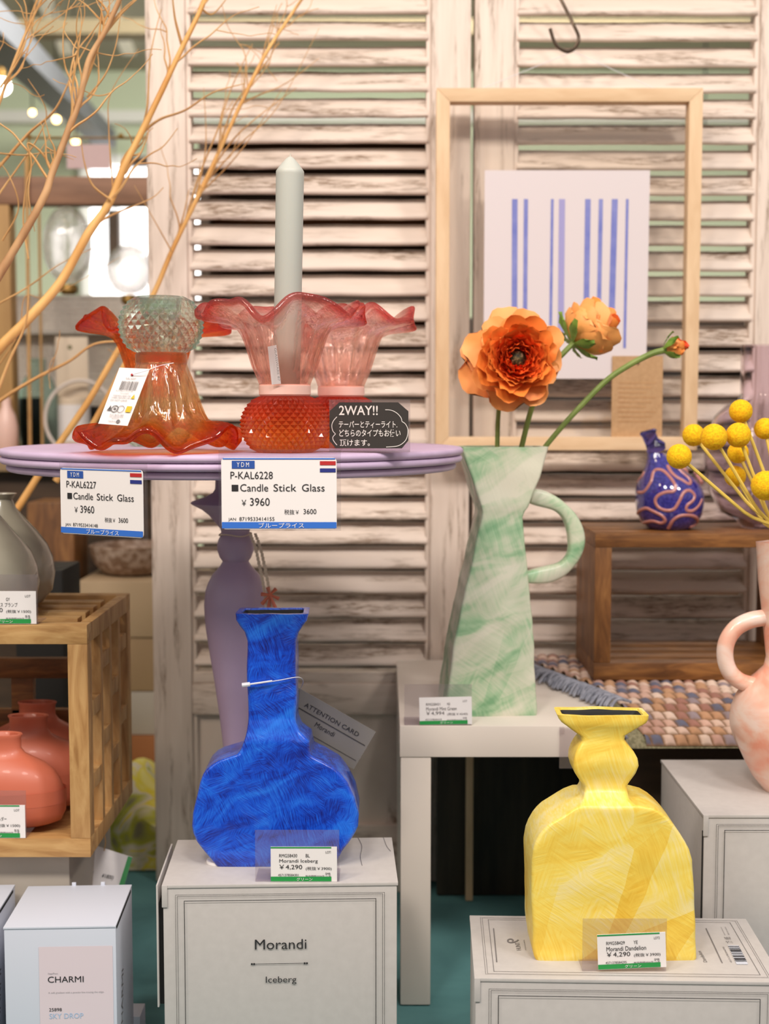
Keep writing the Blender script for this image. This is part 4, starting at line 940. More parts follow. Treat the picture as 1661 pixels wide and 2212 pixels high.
def stemtube(pts, r0, r1, n=8):
    pp = smoothpath(pts, 7); K = len(pp); return G().tube(pp, [r0 + (r1 - r0) * k_ / (K - 1) for k_ in range(K)], n)
# big open bloom
OUT, MID, DEEP, RED = (248, 168, 92), (246, 140, 56), (240, 100, 32), (226, 66, 16)
c = at(1112, 778, YFl - .038); ax = Vector((.10, -1, .10)).normalized()
t = thing('ranunculus', 'big open orange ranunculus facing forward in the green jug', 'flower', at(1074, 966, YFl), group='orange ranunculus in the green jug')
petal_part('outer_petals', bloom(c, ax, [(7, 98, .053, .0245, -10, .10, MID, OUT, .003, -.005), (8, 88, .050, .0225, 6, .16, MID, OUT, .003, -.002), (9, 80, .045, .0190, 20, .20, DEEP, MID, .003, .001)], 4), t, 'pale orange outer petals')
petal_part('inner_petals', bloom(c, ax, [(12, 74, .041, .0150, 42, .25, DEEP, MID, .004, .002), (12, 70, .038, .0140, 46, .25, DEEP, MID, .004, .003), (12, 66, .035, .0130, 50, .28, DEEP, (246, 136, 54), .004, .004), (12, 62, .032, .0122, 52, .28, RED, DEEP, .005, .005), (12, 57, .029, .0112, 54, .28, RED, DEEP, .005, .006), (11, 52, .026, .0102, 54, .3, RED, DEEP, .005, .007), (11, 46, .0225, .0090, 52, .3, RED, DEEP, .006, .008), (10, 38, .0185, .0078, 44, .3, RED, DEEP, .0065, .008), (9, 30, .0150, .0068, 36, .3, RED, RED, .0070, .008)], 8), t, 'deep orange ruffled inner petals')
ce = c + ax * .011
part('eye', G().sphere(ce, .0098, 20, 12), M['flower_eye'], t)
part('stem', stemtube([c - ax * .003, at(1095, 800, YFl - .012), at(1082, 850, YFl), at(1076, 900, YFl + .002), at(1074, 966, YFl), at(1073, 1030, YFl + .003)], .0022, .0028), M['stem_green'], t)
# half turned bloom
c = at(1240, 740, YFl + .005); ax = Vector((.70, .28, .50)).normalized()
t = thing('ranunculus', 'half closed orange ranunculus turned away showing its green sepals', 'flower', at(1126, 968, YFl + .005), group='orange ranunculus in the green jug')
petal_part('petals', bloom(c, ax, [(6, 84, .040, .024, 62, .40, OUT, OUT, .002, .0), (7, 74, .043, .023, 60, .38, MID, OUT, .002, .002), (7, 62, .046, .021, 56, .36, OUT, OUT, .002, .003), (8, 50, .047, .019, 50, .36, MID, MID, .002, .004), (8, 36, .048, .017, 42, .36, DEEP, MID, .002, .005), (7, 22, .047, .015, 30, .36, RED, DEEP, .002, .006)], 17), t, 'pale orange cupped petals')
def sepals(c, ax, n, L_, wd, phi, curl, seed):
    rnd = random.Random(seed); g = G(); u = ax.orthogonal().normalized(); w_ = ax.cross(u)
    for i in range(n):
        th = 2 * math.pi * i / n + .5; rad = u * math.cos(th) + w_ * math.sin(th)
        petal(g, c - ax * .002, ax, rad, R(phi + rnd.uniform(-10, 10)), L_ * rnd.uniform(.8, 1.15), wd, R(curl), .12, W4, W4, .002, rnd, 4, 7)
    g.c = []; return g
part('sepals', sepals(c, ax, 6, .036, .0065, 92, 30, 3), M['sepal'], t, fix=False, smooth=70)
part('stem', stemtube([c, at(1218, 762, YFl + .003), at(1185, 800, YFl + .004), at(1152, 870, YFl + .005), at(1126, 968, YFl + .005), at(1113, 1030, YFl + .006)], .0030, .0030), M['stem_green'], t)
# bud
c = at(1436, 756, YFl + .0); ax = Vector((.93, -.05, .24)).normalized()
t = thing('ranunculus', 'small closed orange ranunculus bud on a long arching stem', 'flower', at(1178, 970, YFl + .002), group='orange ranunculus in the green jug')
petal_part('petals', bloom(c, ax, [(5, 58, .0235, .0105, 95, .45, OUT, MID, .001, .0), (5, 46, .024, .0095, 85, .45, MID, DEEP, .001, .001), (4, 30, .024, .008, 60, .4, DEEP, RED, .001, .001)], 21), t, 'orange folded petals')
part('sepals', sepals(c, ax, 5, .021, .0042, 60, 45, 6), M['sepal'], t, fix=False, smooth=70)
part('stem', stemtube([c + ax * .003, c - ax * .004, at(1405, 765, YFl), at(1360, 788, YFl + .001), at(1310, 822, YFl + .002), at(1250, 882, YFl + .002), at(1205, 932, YFl + .002), at(1170, 976, YFl + .003), at(1145, 1020, YFl + .004)], .0034, .0026), M['stem_green'], t)

# =================================================================== RUG, WOODEN BOX AND THINGS AT THE RIGHT
ZRg = .300
solo('riser', G().box(.248, .86, 1.545, 1.772, 0, ZRg - .014), M['dark_brown'], 'dark wooden riser carrying the braided rug behind the white stand', 'riser', bevel=.002)
ZRf = ZR + .010
path = [(1.775, ZRg), (1.68, ZRg), (1.60, ZRg), (1.56, ZRg - .003), (1.53, ZRg - .011), (1.505, ZRg - .026), (1.488, ZRf + .012), (1.480, ZRf)]
pl = [0]
for A, B in zip(path, path[1:]): pl.append(pl[-1] + math.hypot(B[0] - A[0], B[1] - A[1]))
cw, chh = .0132, .0128; sub = 6
nrow = int(pl[-1] / chh); ncol = int(.62 / cw); rnd = random.Random(31)
pal = [(206, 168, 150), (190, 150, 134), (214, 184, 166), (150, 134, 138), (104, 104, 122), (190, 146, 112), (160, 114, 100), (222, 196, 178)]
cells = [[lin(rnd.choice(pal)) for _ in range(ncol + 2)] for _ in range(nrow + 1)]
g = G(); NV, NU = nrow * sub, ncol * sub
for j in range(NV + 1):
    s_ = j / sub * chh; yy = interp(list(zip(pl, [q[0] for q in path])), s_); zz = interp(list(zip(pl, [q[1] for q in path])), s_)
    xL = .168 + (.284 - .168) * (1.775 - yy) / (1.775 - 1.480)
    for i in range(NU + 1):
        row = min(int(j / sub), nrow - 1); fr = j / sub - row; cu = i / sub + .5 * (row % 2); ci = int(cu); fc = cu - ci
        hgt_ = .0050 * (max(0, math.sin(math.pi * fr)) * max(0, math.sin(math.pi * fc))) ** .75
        x = xL + i / sub * cw
        g.v.append((x, yy - (hgt_ * .6 if yy < 1.54 else 0), zz + hgt_)); g.c.append(cells[row][ci % (ncol + 2)] if hgt_ > .0012 else lin((128, 96, 66)))
g.f = [(j * (NU + 1) + i, j * (NU + 1) + i + 1, (j + 1) * (NU + 1) + i + 1, (j + 1) * (NU + 1) + i) for j in range(NV) for i in range(NU)]
t = thing('braided_rug', 'braided pink and brown rug with blue fringe folded under the dark wooden box', 'rug', (.45, 1.6, ZRg - .012))
part('weave', g, M['rug'], t, fix=False, smooth=80)
g = G(); rings = []
for yy, zz in path:
    xL = .168 + (.284 - .168) * (1.775 - yy) / (1.775 - 1.480); dn = .012 if yy > 1.5 else .002
    rings.append([(xL - .020, yy, zz - dn), (xL + .6, yy + (.008 if yy < 1.54 else 0), zz - dn), (xL + .6, yy + (.008 if yy < 1.54 else 0), zz - .001), (xL - .020, yy, zz - .001)])
part('border', g.loft(rings), M['olive'], t, smooth=40)
g = G(); g_hang = G(); rnd = random.Random(41)
for k_ in range(150):
    f_ = rnd.random(); yy = 1.72 - .235 * f_; xL = .168 + (.284 - .168) * (1.775 - yy) / (1.775 - 1.480) - .018
    zz = interp(sorted(path), yy) - .006
    L_ = rnd.uniform(.025, .05); dy = rnd.uniform(-.035, .01)
    onst = xL - L_ * .5 < x1 + .004
    if onst: zz = max(zz, ZW + .007)
    end = zz - .004 if onst else max(zz - L_ * .9, .15)
    (g if onst else g_hang).tube(smoothpath([(xL + .004, yy, zz), (xL - L_ * .25, yy + dy * .4, zz + .004), (xL - L_ * .5, yy + dy, end)], 4), [.0016] * 8 + [.001], 5)
part('fringe', g, M['yarn'], t); part('fringe', g_hang, M['yarn'], t)

# dark wooden open box
YK = 1.600; ZK0 = ZRg + .0042; xa = at(1284, 1300, YK).x; ZK1 = at(1400, 1152, YK).z; xb = .492; yb = 1.752; bt = .0195
t = thing('wooden_box', 'dark wooden open box shelf standing on the braided rug', 'box', ((xa + xb) / 2, (YK + yb) / 2, ZK0))
part('top_board', G().box(xa, xb, YK, yb, ZK1 - bt * .85, ZK1), M['walnut'], t, bevel=.0012)
part('bottom_board', G().box(xa, xb, YK, yb, ZK0, ZK0 + bt * 1.05), M['walnut'], t, bevel=.0012)
for sx in (xa, xb - bt): part('side_board', G().box(sx, sx + bt, YK, yb, ZK0 + bt * 1.05, ZK1 - bt * .85), M['walnut_v'], t, bevel=.0012)
# squiggle vase
M['indigo'] = mottled('speckled_indigo_glass', [(0.4, (44, 38, 122)), (0.7, (72, 64, 158))], 300, rough=.08, coat=1.0, detail=2)
M['pink_line'] = plain('dusty_pink_glass_thread', (196, 128, 118), .2, coat=.6)
M['cobalt'] = glass('cobalt_glass_neck', (96, 92, 196), .05, 1.4)
YQ = 1.655; c = onz(1447, 1142, ZK1); c = Vector((at(1446, 1100, YQ).x, YQ, ZK1)); kq = YQ / 3000; rb = 73.5 * kq
t = thing('bud_vase', 'round indigo glass vase with pink squiggles and a bent neck on the dark wooden box', 'vase', c)
cz = at(1446, 1072, YQ).z - ZK1
bulb_tab = [(1141, 44, 1446), (1135, 52, 1446), (1125, 61, 1446), (1112, 68, 1446), (1100, 71.5, 1446), (1085, 73.5, 1446), (1070, 73.5, 1446), (1058, 71.5, 1445), (1045, 66.5, 1443), (1031, 57, 1440), (1018, 45, 1435), (1004, 33, 1428), (990, 23, 1421), (978, 17.5, 1416)]
rings = []; prof_z = []
for py, rp, px in bulb_tab:
    q = at(px, py, YQ); zq = ZK1 + .0003 if py == 1141 else q.z
    prof_z.append((zq, rp * kq, q.x)); rings.append([(q.x + rp * kq * math.cos(2 * math.pi * i / 48), YQ + rp * kq * math.sin(2 * math.pi * i / 48), zq) for i in range(48)])
part('bulb', G().loft(rings), M['indigo'], t, smooth=60)
sc_ = Vector((c.x, c.y, c.z + cz)); eye_ = Vector((0, 0, H))
def on_ball(zx, zy):   # point of the round body seen at a place in the photo
    d = ray(1200 + zx / 3.603, 740 + zy / 3.603).normalized(); tt = (sc_ - eye_).dot(d); q = eye_ + d * tt; h2 = rb * rb - (q - sc_).length_squared
    if h2 <= 0: return sc_ + (q - sc_).normalized() * rb
    return eye_ + d * (tt - math.sqrt(h2))
g = G()
for crv in (((640, 1165), (690, 1160), (740, 1090), (765, 1015), (800, 990), (850, 1010), (915, 1080), (935, 1130), (915, 1160), (860, 1165), (800, 1190), (775, 1230), (800, 1280), (860, 1305), (920, 1295), (960, 1240), (1000, 1170), (1050, 1155), (1085, 1190), (1070, 1230), (1025, 1265), (1015, 1300), (1050, 1310), (1100, 1280), (1140, 1220)),
            ((655, 1330), (700, 1290), (760, 1310), (830, 1345), (855, 1380), (830, 1400), (770, 1385), (720, 1400)), ((880, 1440), (910, 1380), (970, 1345), (1050, 1345), (1080, 1375), (1060, 1410), (1000, 1430)),
            ((865, 960), (905, 1010), (950, 1050), (1000, 1075), (1050, 1105), (1075, 1080), (1040, 1030), (1000, 990)), ((640, 1085), (680, 1045), (710, 1010))):
    pp = []
    for p in smoothpath([on_ball(*q) for q in crv], 6):
        rr_ = interp([(a_, b_) for a_, b_, _ in prof_z], p.z); xx_ = interp([(a_, d_) for a_, _, d_ in prof_z], p.z)
        dv = Vector((p.x - xx_, p.y - YQ, 0)).normalized() * (rr_ - .0012); pp.append(Vector((xx_ + dv.x, YQ + dv.y, p.z)))
    g.tube(pp, .0024, 8)
    g.tube([Vector((2 * c.x - p.x, 2 * c.y - p.y, p.z)) for p in pp], .0024, 8)
part('squiggle_lines', g, M['pink_line'], t, smooth=80)
g = G().tube([at(1420, 976, YQ), at(1416, 966, YQ), at(1413, 961, YQ), at(1408, 954, YQ), at(1402, 940, YQ), at(1400, 933, YQ), at(1399, 929, YQ)], [.0105, .0125, .0105, .0085, .0085, .0105, .0085], 20)
part('neck', g, M['cobalt'], t, smooth=60)
# lilac glass vase
YL = 1.675; xc = at(1655, 1000, YL).x; kl = YL / 3000
def zz(py): return at(1655, py, YL).z
pf = [(60, 1126), (95, 1105), (122, 1060), (133, 1000), (130, 950), (112, 900), (85, 874), (62, 864), (58, 850), (58, 746)]
outp = [(r * kl, zz(y) - ZK1) for r, y in pf]; outp = [(outp[0][0] * .8, 0.0)] + outp
inp = [(r - .0035, z + (.004 if i < 2 else 0)) for i, (r, z) in enumerate(outp)][::-1]
t = thing('vase', 'big clear lilac glass vase with a straight neck at the back of the wooden box', 'vase', (xc, YL, ZK1))
part('body', G().lathe(outp + inp, 64, (0, 0, .0003), cap0=True, cap1=True), M['lilac_glass'], t, local=True, smooth=60)
# pink jug
zp = ZR; YP = onz(1707, 1716, ZR).y + .018; xp = at(1707, 1500, YP).x; kp = YP / 3000
t = thing('jug_vase', 'pink washed round jug with a loop handle cut by the right photo edge', 'vase', (xp, YP, zp))
pf = [(1722, 42), (1715, 50), (1700, 60), (1677, 80), (1650, 95), (1626, 106), (1600, 117), (1575, 124), (1555, 126), (1530, 124), (1505, 116), (1480, 100), (1460, 76), (1440, 58), (1420, 54), (1311, 68), (1253, 72), (1180, 77), (1172, 78)]
z00 = at(1707, 1722, YP).z
prof = [(r * kp, at(1707, y, YP).z - zp) for y, r in pf]; prof[0] = (prof[0][0], 0.0003)
inn = [(prof[-1][0] - .005, prof[-1][1] - .0005), (prof[-1][0] - .007, prof[-1][1] - .03), (.018, prof[-1][1] - .09)]
g = G().lathe(prof + inn, 40)
g.v = [tuple(Vector(p) + mnoise.noise_vector(Vector(p) * 25) * .0022) for p in g.v]
part('body', g, M['pink'], t, local=True, smooth=60)
hpth = smoothpath([at(1652, 1334, YP), at(1620, 1340, YP), at(1590, 1356, YP), at(1570, 1385, YP), at(1566, 1420, YP), at(1577, 1452, YP), at(1600, 1472, YP), at(1630, 1480, YP)], 6)
g = G(); rings = []
for k_, p in enumerate(hpth):
    tg = (hpth[min(k_ + 1, len(hpth) - 1)] - hpth[max(k_ - 1, 0)]).normalized(); nm = Vector((-tg.z, 0, tg.x))
    rings.append([p + nm * .0082 * math.cos(2 * math.pi * i / 16) + Vector((0, .0088 * math.sin(2 * math.pi * i / 16), 0)) for i in range(16)])
part('handle', g.loft(rings), M['pink'], t, smooth=60)
# craspedia
mouth = at(1662, 1182, YP)
balls = [(1600, 888, 25, .02, 'topmost yellow billy button ball of the bunch'), (1498, 940, 24, .035, 'yellow billy button second from the left, upper row of the bunch'), (1542, 944, 28.5, -.01, 'yellow billy button third from the left, upper row of the bunch'), (1595, 940, 27, .0, 'yellow billy button right below the topmost ball'), (1652, 926, 23, .03, 'yellow billy button cut by the right photo edge, upper one'), (1467, 986, 27, -.015, 'leftmost yellow billy button, lowest before the indigo vase'), (1594, 978, 23, .04, 'yellow billy button half hidden under two upper balls'), (1588, 1029, 23, .05, 'small yellow billy button in the middle below the others'), (1654, 1049, 32, -.03, 'biggest yellow billy button at the right photo edge, lower one')]
rnd = random.Random(2)
for k_, (px, py, r, dy, lab) in enumerate(balls):
    Yb = YP + dy; c = at(px, py, Yb); rb_ = r * Yb / 3000
    low = Vector((xp - .012 + .006 * math.cos(k_ * 2.1), YP + .008 * math.sin(k_ * 1.7), zp + .12))
    mid_ = Vector((xp - .013 + .006 * math.cos(k_ * 1.3), YP - .006 + .007 * math.sin(k_ * 2.3), mouth.z + .002))
    t = thing('billy_button', lab, 'flower', low, group='yellow billy buttons in the pink jug')
    g = G(); g.sphere(c, rb_, 40, 24)
    g.v = [tuple(c + (Vector(p) - c) * (1 + .03 * mnoise.noise(Vector(p) * 700))) for p in g.v]
    part('head', g, M['ball_yellow'], t, smooth=180)
    q = c.lerp(mid_, .55) + Vector((.004, 0, -.006))
    part('stem', G().tube(smoothpath([c + (q - c).normalized() * rb_ * .8, q, mid_, low], 6), .0017, 7), M['stem_yellow'], t)

# =================================================================== CHALK SIGN
YH = 1.222; o = at(798, 972, YH); kh = YH / 3000
t = thing('chalk_sign', 'small black card sign with white handwriting in a clear stand', 'sign', (o.x, YH, ZT + .0003))
ox, oy = 798, 972
def sx_(px): return (px - ox) * kh
def sz_(py): return (oy - py) * kh
part('clear_stand', G().box(sx_(711), sx_(886), .0008, .0018, 0, sz_(859)).box(sx_(711), sx_(886), .0018, .03, .0002, .0011), M['acrylic'], t, local=True)
oc_ = [(733, 865), (860, 865), (882, 884), (882, 947), (868, 964), (726, 964), (712, 948), (712, 884)]
part('board', G().prism([(sx_(a_), sz_(b_)) for a_, b_ in oc_], -.0004, .0006), M['chalk_board'], t, local=True)
g = G()
for s, a_, b_, c_, d_, bd in (('2WAY!!', 732.5, 872, 816, 892.5, .012), ('テーパーとティーライト.', 732, 905, 858, 920, .01), ('どちらのタイプもお使い', 733, 923, 865, 939, .01), ('頂けます。', 734, 945, 799, 959, .01)):
    g.join(words(s, sx_(a_), sz_(d_), sx_(c_), sz_(b_), -.0008, bd))
for pts in (((832, 881), (845, 882), (857, 888), (866, 898), (868, 906)), ((868, 906), (876, 912), (881, 924), (879, 940), (872, 951), (858, 959), (834, 961)), ((728, 896), (721, 904), (717, 914), (719, 926), (725, 933)), ((725, 933), (719, 940), (721, 948), (728, 957))):
    pp = smoothpath([(sx_(a_), -.0008, sz_(b_)) for a_, b_ in pts], 6)
    for p, q in zip(pp, pp[1:]):
        d = (q - p).normalized(); n_ = Vector((-d.z, 0, d.x)) * .0003; g.quad(p - n_, q - n_, q + n_, p + n_)
part('handwriting', g, M['chalk'], t, local=True, fix=False)

# =================================================================== CRATE AND ITS VASES
YX = 1.30; zx1 = at(100, 1350, YX).z; zx0 = at(100, 1852, YX).z; xr = at(192, 1600, YX).x; xl = xr - .30; yx = 1.522
solo('riser', G().box(xl - .05, at(140, 1900, YX).x, YX + .02, yx, 0, zx0), M['carton_c'], 'pale wooden riser under the light wood crate', 'riser', bevel=.002)
t = thing('slatted_crate', 'light wooden open crate with lattice sides holding coral vases', 'crate', ((xl + xr) / 2, (YX + yx) / 2, zx0))
pw, rh = .0190, .0185
for sx in (xl, xr - pw):
    part('post', G().box(sx, sx + pw, YX, YX + pw, zx0 + rh, zx1 - rh), M['oak'], t, bevel=.0008)
    part('post', G().box(sx, sx + pw, yx - pw, yx, zx0 + rh, zx1 - rh), M['oak'], t, bevel=.0008)
for yy in (YX, yx - pw):
    part('rail', G().box(xl, xr, yy, yy + pw, zx1 - rh, zx1), M['oak_h'], t, bevel=.0008)
    part('rail', G().box(xl, xr, yy, yy + pw, zx0, zx0 + rh), M['oak_h'], t, bevel=.0008)
# side lattice: upright bars with staggered short blocks
def lattice(sx0, sx1):
    g = G(); n = 4; ys = [YX + pw + (yx - YX - 2 * pw) * k_ / n for k_ in range(n + 1)]
    g.box(sx0, sx1, YX + pw, yx - pw, zx1 - rh, zx1 - .0002).box(sx0, sx1, YX + pw, yx - pw, zx0, zx0 + rh)
    for k_ in range(1, n): g.box(sx0, sx1, ys[k_] - .0052, ys[k_] + .0052, zx0 + rh, zx1 - rh)
    hh = zx1 - zx0 - 2 * rh
    for k_ in range(n):
        for f_ in ((.38, .80) if k_ % 2 else (.22, .60)):
            g.box(sx0 + .0005, sx1 - .0005, ys[k_] + .0051, ys[k_ + 1] - .0051, zx0 + rh + hh * f_, zx0 + rh + hh * f_ + .016)
    return g
part('side_lattice', lattice(xr - .0105, xr), M['oak'], t, bevel=.0006); part('side_lattice', lattice(xl, xl + .0105), M['oak'], t, bevel=.0006)
g = G()
for k_ in range(1, 5):
    yy = YX + pw + (yx - YX - 2 * pw) * k_ / 5; g.box(xl + pw, xr - pw, yy - .010, yy + .010, zx1 - .014, zx1 - .001)
part('top_slats', g, M['oak_h'], t, bevel=.0006)
zm = at(60, 1460, yx).z
g = G().box(xl + pw, xr - pw, yx - .014, yx - .002, zm, zm + .022).box(at(55, 1490, yx).x - .012, at(55, 1490, yx).x + .012, yx - .014, yx - .002, zx0 + rh, zm).box(xl + pw, xr - pw, yx - .014, yx - .002, zm - .06, zm - .035)
part('back_bars', g, M['walnut'], t, bevel=.0006)
part('floor_board', G().box(xl + pw, xr - pw, YX + pw, yx - pw, zx0 + .004, zx0 + .012), M['oak_h'], t)
zf = zx0 + rh + .0005
def bottle(px, Y, pneck, label, ytop, first=None):
    x = at(px, 1700, Y).x; k_ = Y / 3000; hz = at(px, ytop, Y).z - zf
    o = thing('vase', label, 'vase', (x, Y, zf), group='coral vases in the crate')
    pf = [(.050, 0), (.058, .003), (.0625, .012), (.0635, .035), (.0632, hz - .068), (.0615, hz - .056), (.0575, hz - .045), (.051, hz - .036), (.042, hz - .029), (.031, hz - .0235), (.0235, hz - .0195), (.0195, hz - .014), (.0195, hz - .004), (.0212, hz - .001), (.0205, hz), (.017, hz - .001), (.016, hz - .02)]
    part('body', G().lathe(pf, 56, (0, 0, 0), sy=.50), M['coral'], o, local=True, smooth=60)
bottle(5, 1.352, 52, 'coral vase in front in the crate, nearest its price tag', 1584)
bottle(64, 1.419, 36, 'coral vase standing second, between the front and the back one', 1544)
bottle(84, 1.484, 33, 'coral vase at the very back of the crate', 1515)
zf2 = zx1 + .0003
for px, Y, lab in ((6, 1.44, 'grey green glazed gourd vase standing behind on the crate top'), (-34, 1.365, 'grey green glazed gourd vase in front on the crate top behind its tag')):
    x = at(px, 1200, Y).x; k_ = Y / 3000; zt_ = at(px, 1066 + (62 if Y < 1.4 else 0) * 0 + (870 - 1066) * 0, 1.44).z - zf2
    o = thing('vase', lab, 'vase', (x, Y, zf2), group='grey green vases on the crate')
    s_ = 1.44 / 3000
    pf = [(.036, 0), (.041, .002), (.050, .014), (.0530, .032), (.0510, .048), (.0455, .062), (.036, .075), (.0245, .088), (.0145, .100), (.0108, .110), (.0112, zt_ - .006), (.0155, zt_), (.0135, zt_), (.009, zt_ - .008), (.009, zt_ - .03)]
    part('body', G().lathe(pf, 56), M['celadon'], o, local=True, smooth=60)
o = at(-6, 1353, YX - .0); kt = YX / 3000
Yt = YX + .004; o = onz(5, 1352, zx1)
green_tag((o.x, YX + .002, zx1 + .0003), (-69, 1, 70, 73), (-69, 0, 73, 109), kt, 'green edged price tag on the crate top before the grey vases', 'RMG47120', 'GY', 'フラワーベース プランプ', '￥1,650', '(税抜￥1500)', '4571378471201', 'LOT', 'SS', topline=False)
o = at(-15, 1818, YX - .001)
green_tag((o.x, YX + .0005, zx0 + rh + .0003), (-69 + 0, 0, 71, 74), (-70, 0, 73, 106), kt, 'green edged price tag at the crate bottom before the front coral vase', 'RMG47121', 'PK', 'フラワーベース ショルダー', '￥1,650', '(税抜￥1500)', '4571378471218', 'LOT', 'SS')
# slanting tag tied to the crate
t = thing('hang_tag', 'slanting paper tag with a green end hanging from the crate side', 'tag', at(230, 1905, 1.40))
co = [at(210, 1828, 1.44), at(286, 1852, 1.44), at(262, 1935, 1.42), at(166, 1915, 1.42)]
part('card', G().loft([co, [p + Vector((0, .0006, 0)) for p in co]]), M['paper'], t)
g = G().quad(*[p + Vector((0, -.0006, 0)) for p in (co[0].lerp(co[1], .88), co[1], co[2], co[3].lerp(co[2], .88))]); part('green_end', g, M['green_band'], t, fix=False)
o_, ux, uz = co[3], co[2] - co[3], co[0] - co[3]
g = words('¥1800)', .40, .30, .66, .42); g.join(words('A', .15, .3, .22, .42)); part('lettering', on_card(g), M['ink'], t, fix=False)
part('string', G().tube(smoothpath([at(225, 1838, 1.439), at(228, 1815, 1.44), at(220, 1792, 1.45), at(206, 1786, 1.45), at(196, 1830, 1.46)], 5), .0006, 5), M['twig'], t)

# =================================================================== BACKGROUND LEFT
# low stack behind crate and shutter
zc = [0.0, at(250, 1590, 2.07).z, at(250, 1495, 2.07).z, at(250, 1378, 2.07).z, at(250, 1256, 2.07).z]
xs0, xs1 = at(168, 1400, 2.07).x, at(430, 1400, 2.07).x
zprev = 0.0
for k_, (mt, lab) in enumerate((('carton_d', 'brown carton lowest of the stack behind the shutter edge'), ('carton_c', 'pale grey box second from the bottom of the stack behind the shutter edge'), ('carton_b', 'tan carton third of the stack behind the shutter edge'), ('carton_a', 'beige carton topmost of the stack, under the speckled bowl'))):
    dz = (0, .004, -.003, 0)[k_]; solo('carton', G().box(xs0 + dz, xs1 - dz, 2.07 + abs(dz), 2.285, zc[k_] + (0 if k_ == 0 else .0004), zc[k_ + 1]), M[mt], lab, 'box', 'cartons stacked behind the shutter edge', bevel=.003)
cb_ = Vector((at(288, 1250, 2.16).x, 2.16, zc[4] + .0004)); kb = 2.08 / 3000
pf = [(.030, 0), (.046, .004), (.060, .018), (.066, .034), (.0675, .046), (.0655, .047), (.062, .036), (.052, .018), (.03, .008)]
solo('bowl', G().lathe(pf, 48, cb_), M['bowl'], 'speckled brown pottery bowl on the stacked cartons', 'bowl', smooth=60)
solo('wood_block', G().box(at(60, 1200, 2.10).x, at(160, 1200, 2.10).x, 2.10, 2.20, 0, at(100, 1085, 2.10).z), M['walnut_v'], 'upright dark wooden slab behind the grey vases', 'board', bevel=.003)
solo('black_box', G().box(at(30, 1200, 1.70).x, at(134, 1200, 1.70).x, 1.70, 1.80, 0, at(100, 1232, 1.70).z), M['black'], 'plain black box standing behind the crate', 'box', bevel=.002)
g = G(); px0, px1 = at(120, 1800, 1.98).x, at(420, 1800, 1.98).x
n = 24; rings = []
for j in range(13):
    f_ = j / 12; yy = 1.72 + .22 * f_; hh = .125 * math.sin(math.pi * (.16 + .74 * f_)) ** .6
    rings.append([(px0 + (-.25 - px0 - .06) * 0 + (px1 - px0) * (i / n), yy, hh * (.85 + .15 * math.sin(i * .5))) for i in range(n + 1)] + [(px1 - (px1 - px0) * (i / n), yy, .001) for i in range(n + 1)])
g.loft(rings)
# keep it clear of the shutter: only behind its back face
for k_, (x, y, z) in enumerate(g.v): g.v[k_] = (x, y + .102, z)
solo('cushion', g, M['patchwork'], 'yellow and olive patterned cushion lying behind the crate', 'cushion', smooth=60)

# back shelf with pots
YB0 = 2.30; zs = at(100, 990, YB0).z
t = thing('shelf_unit', 'pale shelf with a dark cupboard below behind the dry branches', 'shelf', (-.75, 2.45, 0))
part('board', G().box(-1.3, at(330, 990, YB0).x + .02, YB0, 2.66, zs - .022, zs), M['carton_b'], t, bevel=.002)
part('cupboard', G().box(-1.28, at(330, 990, YB0).x, YB0 + .03, 2.64, 0, zs - .022), M['dark_brown'], t)
zp0, zp1 = zs, at(100, 638, 2.62).z
part('back_panel', G().box(at(22, 800, 2.62).x, at(345, 800, 2.62).x, 2.62, 2.635, zp0, zp1), M['mesh_panel'], t)
g = G(); x = at(22, 800, 2.62).x
while x < at(345, 800, 2.62).x: g.box(x, x + .0012, 2.6185, 2.62, zp0, zp1); x += .0095
z = zp0
while z < zp1: g.box(at(22, 800, 2.62).x, at(345, 800, 2.62).x, 2.6175, 2.6185, z, z + .0012); z += .0095
part('mesh_grid', g, M['white_plastic'], t)
part('panel_ledge', G().box(at(22, 720, 2.6).x, at(345, 720, 2.6).x, 2.585, 2.617, at(100, 722, 2.6).z, at(100, 714, 2.6).z), M['mesh_panel'], t)
# wooden rack: beam and post
t = thing('wooden_rack', 'brown wooden rack beam and tan post at the far left behind the branches', 'rack', (-.8, 2.36, 0))
part('beam', G().box(-1.4, at(326, 410, 2.36).x, 2.36, 2.40, at(100, 441, 2.36).z, at(100, 381, 2.36).z), M['brown_beam'], t, bevel=.002)
part('post', G().box(at(-60, 600, 2.36).x, at(23, 600, 2.36).x, 2.36, 2.40, zs, at(100, 441, 2.36).z), M['tan_post'], t, bevel=.004)
zrod = at(100, 298, 2.38).z
t = thing('brass_rod', 'thin brass rail above the wooden rack beam carrying the pink sign', 'rod', (-.7, 2.38, at(100, 381, 2.36).z))
part('rail', G().tube([(at(60, 298, 2.38).x, 2.38, zrod), (at(345, 298, 2.38).x, 2.38, zrod)], .0022, 8), M['brass'], t)
for px in (62, 340): part('upright', G().tube([(at(px, 298, 2.38).x, 2.38, at(100, 381, 2.36).z), (at(px, 298, 2.38).x, 2.38, zrod)], .0025, 8), M['brass'], t)
part('knob', G().sphere((at(261, 298, 2.38).x, 2.38, zrod + .003), .005, 10, 8).sphere((at(62, 298, 2.38).x, 2.38, zrod + .003), .005, 10, 8), M['brass'], t)
a, b = at(145, 364, 2.375), at(248, 312, 2.375)
t = thing('hanging_sign', 'pale pink blank sign in clear film hanging from the brass rail', 'sign', (a.x, 2.375, a.z))
part('card', G().box(a.x, b.x - .008, 2.374, 2.376, a.z, b.z), M['peg'], t)
part('film', G().box(a.x - .002, b.x + .004, 2.3715, 2.3725, a.z - .003, b.z + .012), M['film'], t)
